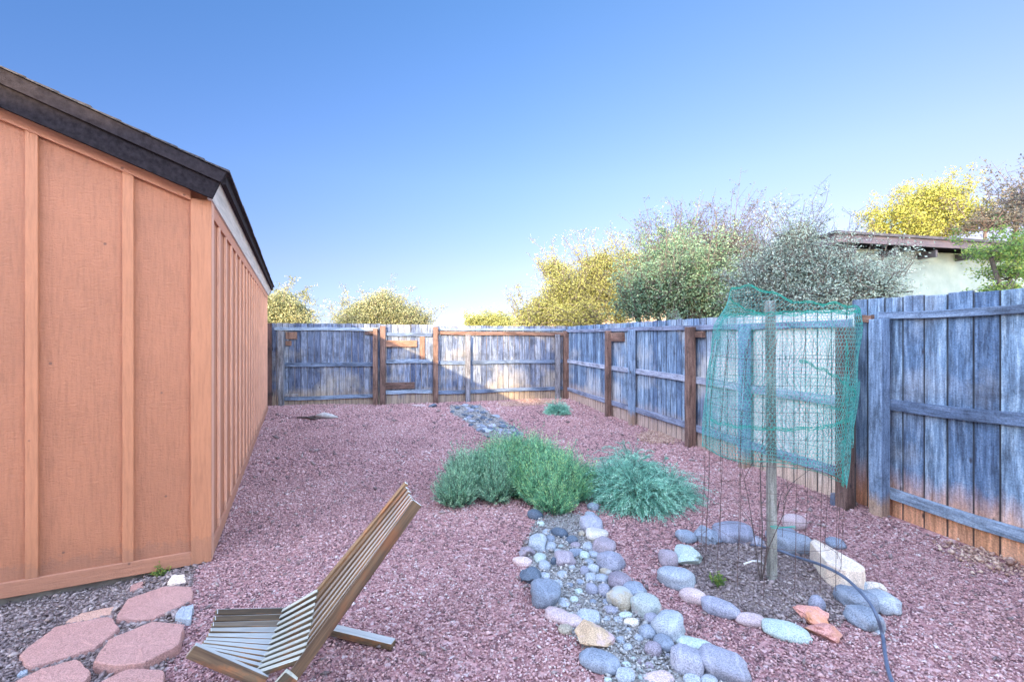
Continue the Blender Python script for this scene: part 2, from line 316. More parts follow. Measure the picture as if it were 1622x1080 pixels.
# ------------------------------------------------------------------ mesh helpers
class MB:
    def __init__(s): s.v = []; s.f = []; s.r = []
    def add(s, vs, fs, r=None):
        o = len(s.v); s.v += [tuple(v) for v in vs]; s.f += [tuple(i+o for i in f) for f in fs]
        s.r += [random.random() if r is None else r]*len(fs); return s
    def box(s, x0, x1, y0, y1, z0, z1, r=None, top=None):
        """top: (dz at x0, dz at x1) slanted top"""
        a, b = top or (0, 0)
        v = [(x0, y0, z0), (x1, y0, z0), (x1, y1, z0), (x0, y1, z0), (x0, y0, z1+a), (x1, y0, z1+b), (x1, y1, z1+b), (x0, y1, z1+a)]
        return s.add(v, [(3, 2, 1, 0), (4, 5, 6, 7), (0, 1, 5, 4), (1, 2, 6, 5), (2, 3, 7, 6), (3, 0, 4, 7)], r)
    def beam(s, p, q, w, h, up=(0, 0, 1), r=None, ext=0):
        p = Vector(p); q = Vector(q); d = (q-p).normalized(); p = p-d*ext; q = q+d*ext
        side = d.cross(Vector(up)).normalized(); u = side.cross(d).normalized()
        vs = []
        for c in (p, q):
            for a, b in ((-1, -1), (1, -1), (1, 1), (-1, 1)): vs.append(c+side*a*w/2+u*b*h/2)
        return s.add(vs, [(0, 1, 2, 3), (7, 6, 5, 4), (0, 4, 5, 1), (1, 5, 6, 2), (2, 6, 7, 3), (3, 7, 4, 0)], r)
    def tube(s, pts, rad, n=6, r=None, close=False):
        pts = [Vector(p) for p in pts]; k = len(pts); rad = rad if hasattr(rad, '__len__') else [rad]*k
        vs = []; ref = None
        for i, p in enumerate(pts):
            d = (pts[min(i+1, k-1)]-pts[max(i-1, 0)])
            d = d.normalized() if d.length > 1e-9 else Vector((0, 0, 1))
            if ref is None: ref = Vector((0, 0, 1)) if abs(d.z) < .9 else Vector((1, 0, 0))
            a = d.cross(ref).normalized(); b = a.cross(d).normalized(); ref = b
            for j in range(n):
                t = 2*math.pi*j/n; vs.append(p+(a*math.cos(t)+b*math.sin(t))*rad[i])
        fs = [(i*n+j, i*n+(j+1) % n, (i+1)*n+(j+1) % n, (i+1)*n+j) for i in range(k-1) for j in range(n)]
        if n > 2: fs += [tuple(range(n))[::-1], tuple((k-1)*n+j for j in range(n))]
        return s.add(vs, fs, r)
    def prism(s, poly, z0, z1, r=None, inset=.0):
        n = len(poly); cx = sum(p[0] for p in poly)/n; cy = sum(p[1] for p in poly)/n
        top = [(cx+(x-cx)*(1-inset), cy+(y-cy)*(1-inset)) for x, y in poly]
        vs = [(x, y, z0) for x, y in poly]+[(x, y, z1-abs(inset)*.15) for x, y in poly]+[(x, y, z1) for x, y in top]
        fs = [tuple(range(n))[::-1]]
        for b in (0, n): fs += [(b+i, b+(i+1) % n, b+n+(i+1) % n, b+n+i) for i in range(n)]
        fs.append(tuple(range(2*n, 3*n)))
        return s.add(vs, fs, r)
    def build(s, name, mat, parent=None, smooth=False, bevel=0, loc=None):
        return mesh(name, s.v, s.f, mat, parent, smooth, s.r, bevel, loc)
def mesh(name, v, f, mat, parent=None, smooth=False, rnd=None, bevel=0, loc=None):
    me = bpy.data.meshes.new(name)
    if isinstance(v, np.ndarray):
        nv, nf, k = len(v), len(f), f.shape[1]
        me.vertices.add(nv); me.vertices.foreach_set('co', v.astype(np.float32).ravel())
        me.loops.add(nf*k); me.loops.foreach_set('vertex_index', f.astype(np.int32).ravel())
        me.polygons.add(nf); me.polygons.foreach_set('loop_start', np.arange(0, nf*k, k, dtype=np.int32))
        try: me.polygons.foreach_set('loop_total', np.full(nf, k, dtype=np.int32))
        except Exception: pass
        me.update(calc_edges=True)
    else:
        me.from_pydata([tuple(p) for p in v], [], f)
    if rnd is not None:
        a = me.attributes.new('rnd', 'FLOAT', 'FACE'); a.data.foreach_set('value', np.asarray(rnd, dtype=np.float32))
    if smooth: me.polygons.foreach_set('use_smooth', np.ones(len(me.polygons), dtype=bool))
    me.materials.append(mat); me.validate()
    o = bpy.data.objects.new(name, me); COL.objects.link(o)
    if parent is not None: o.parent = parent
    if loc is not None: o.location = loc
    if bevel:
        m = o.modifiers.new('edge', 'BEVEL'); m.width = bevel; m.segments = 1; m.limit_method = 'ANGLE'
    return o
def tag(o, label=None, cat=None, group=None, kind=None):
    if label: o['label'] = label
    if cat: o['category'] = cat
    if group: o['group'] = group
    if kind: o['kind'] = kind
    return o
def thing(name, label, cat, loc=(0, 0, 0), rz=0, group=None):
    o = bpy.data.objects.new(name, None); COL.objects.link(o); o.location = loc; o.rotation_euler = (0, 0, rz)
    o.empty_display_size = .2
    return tag(o, label, cat, group)

# ------------------------------------------------------------------ camera, world, sun
cam = bpy.data.cameras.new('camera'); co = bpy.data.objects.new('camera', cam); COL.objects.link(co)
co.location = (0, 0, CAMH); co.rotation_euler = (R(90), 0, 0)
cam.sensor_width = 36; cam.lens = 36*FPX/1622; cam.shift_y = -3/1622; cam.clip_end = 3000; cam.clip_start = .05
scn.camera = co
SX, SY = -.30, -.954; SUN_EL = math.atan(.34)
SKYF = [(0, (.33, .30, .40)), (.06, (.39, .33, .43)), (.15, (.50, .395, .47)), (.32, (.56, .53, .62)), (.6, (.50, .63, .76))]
SKY_FILL = (7.7, 5.75, 4.55)
w = bpy.data.worlds.new('World'); scn.world = w; w.use_nodes = True; wn = w.node_tree
sky = wn.nodes.new('ShaderNodeTexSky'); sky.sky_type = 'NISHITA'; sky.sun_disc = False
sky.sun_elevation = SUN_EL; sky.sun_rotation = math.atan2(SX, SY); sky.altitude = 1300
sky.air_density = 1.0; sky.dust_density = .6; sky.ozone_density = 2.0
# the sky is graded by world direction: clear deep blue to the north (+y), brightened overhead and towards the low sun as added fill for the shade
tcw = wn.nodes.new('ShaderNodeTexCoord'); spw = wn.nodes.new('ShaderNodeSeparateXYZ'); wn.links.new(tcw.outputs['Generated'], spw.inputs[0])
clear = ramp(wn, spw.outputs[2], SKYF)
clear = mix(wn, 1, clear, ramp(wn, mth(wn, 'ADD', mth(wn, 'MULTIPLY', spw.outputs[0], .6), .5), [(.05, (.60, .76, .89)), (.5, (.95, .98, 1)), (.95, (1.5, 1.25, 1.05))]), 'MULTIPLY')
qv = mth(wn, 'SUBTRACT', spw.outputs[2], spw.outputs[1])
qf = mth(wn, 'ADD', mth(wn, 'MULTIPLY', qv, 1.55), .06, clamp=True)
graded_sky = mix(wn, ramp(wn, qf, [(0, (0, 0, 0)), (1, (1, 1, 1))], 'EASE'), mix(wn, 1, sky.outputs[0], clear, 'MULTIPLY'), mix(wn, 1, sky.outputs[0], SKY_FILL, 'MULTIPLY'))
wn.links.new(graded_sky, wn.nodes['Background'].inputs[0]); wn.nodes['Background'].inputs[1].default_value = .15
sl = bpy.data.lights.new('sun', 'SUN'); sl.energy = 4.4; sl.angle = R(.6); sl.color = (1, .77, .46)
so = bpy.data.objects.new('sun', sl); COL.objects.link(so)
d = Vector((SX*math.cos(SUN_EL), SY*math.cos(SUN_EL), math.sin(SUN_EL))).normalized()
so.rotation_euler = d.to_track_quat('Z', 'Y').to_euler()
scn.view_settings.view_transform = 'Standard'; scn.view_settings.look = 'None'
scn.view_settings.exposure = 1.6; scn.view_settings.gamma = 1
scn.cycles.max_bounces = 8; scn.cycles.diffuse_bounces = 4; scn.cycles.transparent_max_bounces = 8

# ------------------------------------------------------------------ ground
def sheet(name, x0, x1, y0, y1, nx, ny, mat, dz=0, zf=ground_z):
    xs = np.linspace(x0, x1, nx); ys = np.linspace(y0, y1, ny); X, Y = np.meshgrid(xs, ys)
    Z = zf(X, Y)+dz; v = np.stack([X, Y, Z], -1).reshape(-1, 3)
    i = np.arange((nx-1)*(ny-1)); r, c = i//(nx-1), i % (nx-1); a = r*nx+c
    return mesh(name, v, np.stack([a, a+1, a+1+nx, a+nx], -1), mat, smooth=True)
tag(sheet('ground', -9, 4.6, -2, 13, 140, 150, M['ground']), kind='structure')
def terr(x, y): return -.16+0*x
tag(sheet('terrain', -900, 900, -60, 1200, 60, 60, M['terrain'], zf=terr), kind='structure')
def poly_sheet(name, px, mat, dz, n=3):
    pts = [GG(*p)[:2] for p in px]; c = (sum(p[0] for p in pts)/len(pts), sum(p[1] for p in pts)/len(pts))
    # smooth the outline, then a fan of rings following the relief
    out = []
    for i, p in enumerate(pts):
        q = pts[(i+1) % len(pts)]
        for k in range(4):
            t = k/4; j = .02*math.sin(i*5.1+k*2.3); out.append((p[0]+(q[0]-p[0])*t+j, p[1]+(q[1]-p[1])*t+j))
    v = [(c[0], c[1], ground_z(*c)+dz)]; f = []; m = len(out)
    for r in range(1, 6):
        for x, y in out:
            X = c[0]+(x-c[0])*r/5; Y = c[1]+(y-c[1])*r/5; v.append((X, Y, float(ground_z(X, Y))+dz-(.004 if r == 5 else 0)))
    f += [(0, 1+i, 1+(i+1) % m) for i in range(m)]
    for r in range(4): f += [(1+r*m+i, 1+(r+1)*m+i, 1+(r+1)*m+(i+1) % m, 1+r*m+(i+1) % m) for i in range(m)]
    tag(mesh(name, v, f, mat, smooth=True), kind='structure'); return pts
CREEK1 = poly_sheet('dry_creek_bed', [(850, 820), (905, 812), (945, 825), (965, 880), (1000, 930), (1040, 985), (1090, 1030), (1150, 1085), (1180, 1140), (1000, 1140), (950, 1060), (905, 1005), (868, 960), (842, 915), (830, 870)], M['creek'], .006)
CREEK2 = poly_sheet('creek_head', [(712, 643), (760, 642), (775, 655), (800, 668), (830, 690), (800, 700), (765, 690), (740, 668), (715, 655)], M['creek'], .007)
RING = poly_sheet('planting_soil', [(1080, 880), (1110, 862), (1170, 858), (1250, 862), (1310, 880), (1345, 915), (1360, 960), (1330, 990), (1290, 985), (1240, 988), (1180, 975), (1130, 958), (1085, 925)], M['soil'], .008)
SOIL = poly_sheet('bare_soil_by_shed', [(-120, 975), (0, 962), (120, 930), (230, 905), (315, 890), (300, 930), (290, 1000), (260, 1060), (200, 1150), (-120, 1150)], M['soil'], .005)
def gpoly(px): return [GG(*p)[:2] for p in px]
ORANGE = [gpoly([(1010, 690), (1040, 681), (1075, 690), (1070, 702), (1030, 704)]),
          gpoly([(1490, 858), (1560, 872), (1622, 898), (1640, 915), (1580, 905), (1530, 890)]),
          gpoly([(790, 638), (850, 633), (895, 634), (860, 642), (800, 644)])]
# hills
def hill(name, cx, cy, rx, ry, h, mat, jag=.2):
    n = 70; xs = np.linspace(-1, 1, n); X, Y = np.meshgrid(xs, xs); r = np.sqrt(X**2+Y**2)
    Z = np.clip(1-r, 0, 1)**.9
    N = np.array([mnoise.fractal((x*4+cx, y*4+cy, 3), 1, 2, 5) for x, y in zip(X.ravel(), Y.ravel())]).reshape(X.shape)
    Z = np.clip(Z*(1+jag*N), 0, 2)*h-.2
    v = np.stack([cx+X*rx, cy+Y*ry, Z], -1).reshape(-1, 3)
    i = np.arange((n-1)**2); a = (i//(n-1))*n+i % (n-1)
    tag(mesh(name, v, np.stack([a, a+1, a+1+n, a+n], -1), mat, smooth=True), kind='structure')
hill('hill', 25, 95, 34, 30, 17, M['hill_red'], .25)
hill('far_hill', -50, 600, 130, 60, 33, M['hill_far'], .35)
hill('far_hill', 120, 700, 200, 60, 45, M['hill_far'], .35)

# ------------------------------------------------------------------ stepping stones
def zpix(l): return [(x/4.915, 880+y/4.915) for x, y in l]
STEPS = [
 ('stepping_stone', zpix([(145, 760), (440, 540), (860, 465), (935, 560), (730, 720), (215, 870)]), 'paver', 'large pink hexagonal stepping stone nearest the left edge, beside the thin broken slab', .045),
 ('stepping_stone', zpix([(720, 820), (850, 640), (1200, 500), (1445, 530), (1395, 690), (1100, 835), (880, 850)]), 'paver', 'large pink stepping stone with a dark speck, just left of the wooden chair', .055),
 ('stepping_stone', zpix([(890, 490), (990, 330), (1290, 230), (1500, 235), (1500, 340), (1180, 490)]), 'paver', 'pink hexagonal stepping stone nearest the shed corner', .04),
 ('stepping_stone', zpix([(90, 985), (330, 870), (600, 800), (715, 900), (640, 1000), (60, 1110)]), 'paver', 'pink stepping stone cut by the photo bottom edge, left one of two', .045),
 ('stepping_stone', zpix([(740, 995), (1000, 870), (1290, 885), (1270, 990), (1100, 1090), (700, 1090)]), 'paver', 'pink stepping stone cut by the photo bottom edge, right one of two', .045),
 ('flat_stone', zpix([(1355, 480), (1400, 400), (1510, 370), (1480, 500)]), 'light', 'small pale grey triangular stone wedged beside the stepping stones', .035),
 ('broken_slab', zpix([(470, 530), (640, 440), (900, 390), (880, 455), (620, 515)]), 'paver_orange', 'thin broken orange pink slab strip behind the large left stepping stone', .02),
 ('broken_slab', zpix([(1010, 275), (1020, 225), (1120, 195), (1115, 250)]), 'paver', 'small dusty pink slab piece near the shed base', .02),
 ('broken_slab', zpix([(1295, 215), (1340, 150), (1440, 140), (1450, 205)]), 'sand', 'small cream orange slab piece at the foot of the shed corner', .03),
 ('flat_stone', zpix([(130, 925), (165, 890), (215, 880), (215, 910), (150, 930)]), 'light', 'small white flat stone at the tip of the lower left stepping stone', .02),
]
stepoly = []
def rough_prism(name, pts, h, mat, seed=0, sub=5):
    """stone slab with a chipped, wavering outline and softly broken top edge"""
    rnd = random.Random(seed); out = []
    n = len(pts)
    for i in range(n):
        p, q = Vector(pts[i]), Vector(pts[(i+1) % n]); L = (q-p).length
        for k in range(sub):
            t = (k+.5*(k == 0)*.5)/sub; a = p.lerp(q, t)
            a += Vector((rnd.uniform(-1, 1), rnd.uniform(-1, 1)))*min(.0025, L*.02); out.append(a)
    m = len(out); c = Vector((sum(p.x for p in out)/m, sum(p.y for p in out)/m))
    v = []
    for sc, z in ((1.0, -.03), (1.01, h*.55), (.993, h-.004), (.965, h), (.6, h+.001), (.25, h)):
        for p in out:
            q = c+(p-c)*sc; v.append((q.x, q.y, z+(rnd.uniform(-.002, .002) if sc < 1 else 0)))
    f = [(r*m+i, r*m+(i+1) % m, (r+1)*m+(i+1) % m, (r+1)*m+i) for r in range(5) for i in range(m)]
    f.append(tuple(range(5*m, 6*m)))
    return mesh(name, v, f, mat, smooth=False)
for i, (nm, px, mt, lab, h) in enumerate(STEPS):
    w3 = [GG(*p) for p in px]; cx = sum(p[0] for p in w3)/len(w3); cy = sum(p[1] for p in w3)/len(w3); cz = sum(p[2] for p in w3)/len(w3)
    # the photographed outline is the top face
    top = [G(*p, z=cz+h) for p in px]
    stepoly.append([(x, y) for x, y in top])
    pts = [(x-cx, y-cy) for x, y in top]
    if sum(pts[k][0]*pts[(k+1) % len(pts)][1]-pts[(k+1) % len(pts)][0]*pts[k][1] for k in range(len(pts))) < 0: pts = pts[::-1]
    o = rough_prism(nm, pts, h, M.get(mt) or ROCK[mt], i); o.location = (cx, cy, cz)
    tag(o, lab, 'stepping stone' if nm == 'stepping_stone' else 'stone', 'pink stepping stones' if nm == 'stepping_stone' else None)

# ------------------------------------------------------------------ gravel chips
def inpoly(x, y, poly):
    r = np.zeros(x.shape, bool); n = len(poly)
    for i in range(n):
        x1, y1 = poly[i]; x2, y2 = poly[(i+1) % n]
        c = ((y1 > y) != (y2 > y)) & (x < (x2-x1)*(y-y1)/(y2-y1+1e-12)+x1); r ^= c
    return r
OCT = np.array([(1, 0, 0), (0, 1, 0), (-1, 0, 0), (0, -1, 0), (0, 0, 1), (0, 0, -1)], float)
OF = np.array([(0, 1, 4), (1, 2, 4), (2, 3, 4), (3, 0, 4), (1, 0, 5), (2, 1, 5), (3, 2, 5), (0, 3, 5)])
def chips(name, x, y, size, mat, label, cat, zoff=.3, stretch=1.0, bias=0):
    n = len(x); V = OCT[None]*(1+RS.uniform(-.35, .35, (n, 6, 1)))
    V = V*np.stack([size*RS.uniform(.7, 1.25, n)*stretch, size*RS.uniform(.6, 1.1, n), size*RS.uniform(.4, .85, n)], -1)[:, None]
    a, b, c = RS.uniform(0, 6.28, n), RS.normal(0, .45, n), RS.normal(0, .45, n)
    ca, sa, cb, sb, cc, sc = np.cos(a), np.sin(a), np.cos(b), np.sin(b), np.cos(c), np.sin(c)
    z0 = np.zeros(n); o1 = np.ones(n)
    Rz = np.stack([ca, -sa, z0, sa, ca, z0, z0, z0, o1], -1).reshape(n, 3, 3)
    Rx = np.stack([o1, z0, z0, z0, cb, -sb, z0, sb, cb], -1).reshape(n, 3, 3)
    Ry = np.stack([cc, z0, sc, z0, o1, z0, -sc, z0, cc], -1).reshape(n, 3, 3)
    V = np.einsum('nij,nkj->nki', Rz @ Rx @ Ry, V)
    V += np.stack([x, y, ground_z(x, y)+size*zoff+RS.uniform(0, .006, n)], -1)[:, None]
    F = (OF[None]+np.arange(n)[:, None, None]*6).reshape(-1, 3)
    patch = np.array([mnoise.noise((px*1.3, py*1.3, 5)) for px, py in zip(x, y)])*.20
    rnd = np.clip(RS.beta(1.35, 1.45, n)+patch+bias, 0, 1)
    o = mesh(name, V.reshape(-1, 3), F, mat, rnd=np.repeat(rnd, 8))
    return tag(o, label, cat, kind='stuff')
def wall_x(y): return -2.055-.477*(y-3.08)
def fence_x(y): return 2.47+.19*(6.22-y)
def back_y(x): return np.where(x < -1.8, 10.25+(x+5.6)*.118, 10.7+(x+1.8)*.283)
def scatter(n, y0, y1):
    y = RS.uniform(y0, y1, n); xr = np.minimum(y*1.16+.15, fence_x(y)+.02); xl = np.maximum(-y*1.16-.15, -9)
    x = xl+RS.uniform(0, 1, n)*(xr-xl)
    wfull = (y1*1.16*2); keep = RS.uniform(0, 1, n) < (xr-xl)/wfull
    return x[keep], y[keep]
stage = ((1.75, 3.2, 85000, .0066), (3.2, 5.0, 110000, .0082), (5.0, 7.8, 95000, .0118), (7.8, 12, 100000, .015))
gx, gy, gs = [], [], []
for y0, y1, n, s in stage:
    x, y = scatter(n, y0, y1)
    ok = ~((x < wall_x(y)) & (y > 3.08-(x+2.055)*-.478)) & (y < back_y(x)+.02)
    x, y = x[ok], y[ok]; gx.append(x); gy.append(y); gs.append(np.full(len(x), s)*np.exp(RS.normal(0, .25, len(x))))
gx, gy, gs = map(np.concatenate, (gx, gy, gs))
inst = np.zeros(len(gx), bool)
for p in stepoly: inst |= inpoly(gx, gy, p)
jx, jy = gx+RS.normal(0, .035, len(gx)), gy+RS.normal(0, .035, len(gx))
cr = inpoly(jx, jy, CREEK1) | inpoly(jx, jy, CREEK2); rg = inpoly(jx, jy, RING); so_ = inpoly(jx, jy, SOIL)
orr = np.zeros(len(gx), bool)
for p in ORANGE: orr |= inpoly(jx, jy, p)
red = ~(inst | cr | rg | so_) & ~(orr & (RS.uniform(0, 1, len(gx)) < .6))
chips('red_gravel', gx[red], gy[red], gs[red], M['chip_red'], 'dusty red crushed gravel covering the yard', 'gravel')
def polyfill(polys, per):
    X_, Y_ = [], []
    for p in polys:
        a = np.array(p); lo, hi = a.min(0), a.max(0); n = int((hi-lo).prod()*per)
        x, y = RS.uniform(lo[0], hi[0], n), RS.uniform(lo[1], hi[1], n); ok = inpoly(x, y, p) & (y > 1.7); X_.append(x[ok]); Y_.append(y[ok])
    return np.concatenate(X_), np.concatenate(Y_)
ex, ey = polyfill([CREEK1, CREEK2], 9000); es = .0062*np.exp(RS.normal(0, .35, len(ex)))
k = cr & ~inst & (RS.uniform(0, 1, len(gx)) < .35)
chips('pea_gravel', np.concatenate([gx[k], ex]), np.concatenate([gy[k], ey]), np.concatenate([gs[k]*.9, es]), M['chip_grey'], 'grey green pea gravel in the dry creek bed', 'gravel', zoff=1.2)
ex, ey = polyfill([RING, SOIL], 9000); oks = np.ones(len(ex), bool)
for p in stepoly: oks &= ~inpoly(ex, ey, p)
ex, ey = ex[oks], ey[oks]; es = .0058*np.exp(RS.normal(0, .4, len(ex)))
k = (rg | so_) & ~inst & (RS.uniform(0, 1, len(gx)) < .35)
lk = red & (RS.uniform(0, 1, len(gx)) < .0035)
chips('leaf_litter', np.concatenate([gx[k], ex, gx[lk]]), np.concatenate([gy[k], ey, gy[lk]]), np.concatenate([gs[k]*.9, es, gs[lk]*1.5]), M['chip_mulch'], 'brown litter and small stones on bare soil', 'litter', zoff=1.1, stretch=1.7)
ex, ey = polyfill(ORANGE, 6000); es = .008*np.exp(RS.normal(0, .4, len(ex)))
chips('orange_gravel', ex+RS.normal(0, .06, len(ex)), ey+RS.normal(0, .04, len(ex)), es, M['chip_orange'], 'dusty orange gravel and soil along the fence foot', 'gravel', zoff=.9)

# ------------------------------------------------------------------ river rocks
def rock(cx, cy, w, v, ang, colr, shape, label, group, name='river_rock', cat='rock', lift=0):
    """cx, cy, w, v measured on the photograph -> real size at the rock's own place on the ground"""
    w *= 1.02; v *= 1.02; x, y, z = GG(cx, cy+v*.22); k = y/FPX; dist = math.hypot(y, CAMH); el = math.atan2(CAMH, y)
    se, ce = math.sin(el), math.cos(el)
    W = w*k*1.02; Vh = v*k/ce*ce*1.0
    a = R(ang)
    if shape == 'f': h = Vh*.55
    elif shape == 'u': h = Vh*.9
    else: h = Vh*.85
    D = math.sqrt(max((Vh*1.0)**2-(h*ce)**2*.8, (Vh*.5)**2))/max(se, .30)
    D = min(D, W*1.25 if shape != 'u' else W*.9); D = max(D, W*.45)
    yaw = math.atan2(math.sin(-a)/max(se, .3), math.cos(a)) if ang else 0
    if ang: D = max(Vh*1.25, W*.38)
    me = bpy.data.meshes.new(name); bmv, bmf = ICO
    seed = random.uniform(0, 99); vs = []
    p = {'r': 2.3, 'f': 2.8, 'j': 2.2, 'u': 2.2, 'b': 3.2}[shape]; amp = {'r': .10, 'f': .12, 'j': .34, 'u': .08, 'b': .16}[shape]
    for q in bmv:
        s = 1/((abs(q.x)**p+abs(q.y)**p+abs(q.z)**p)**(1/p))
        n1 = mnoise.noise(q*1.1+Vector((seed, 0, 0))); n2 = mnoise.noise(q*2.6+Vector((0, seed, 0)))
        s *= 1+amp*(1.5*n1+.6*n2)
        r = q*s
        if shape == 'j':
            for pl in range(7):
                dv = Vector((math.sin(seed+pl*2.1), math.cos(seed*1.7+pl*1.3), math.sin(seed*.6+pl*3.1)+.2)).normalized()
                t = r.dot(dv)-.72
                if t > 0: r = r-dv*t
        vs.append((r.x*W/2, r.y*D/2, r.z*h/2))
    o = mesh(name, vs, bmf, ROCK[colr], smooth=(shape != 'j'))
    o.location = (x, y+D*.12, z+h*.32+lift); o.rotation_euler = (random.uniform(-.1, .1), random.uniform(-.1, .1), yaw)
    return tag(o, label, cat, group)
import bmesh
_b = bmesh.new(); bmesh.ops.create_icosphere(_b, subdivisions=3, radius=1)
ICO = ([v.co.copy() for v in _b.verts], [tuple(v.index for v in f.verts) for f in _b.faces]); _b.free()
CG = 'river rocks lining the dry creek'; RG = 'rocks ringing the caged sapling'
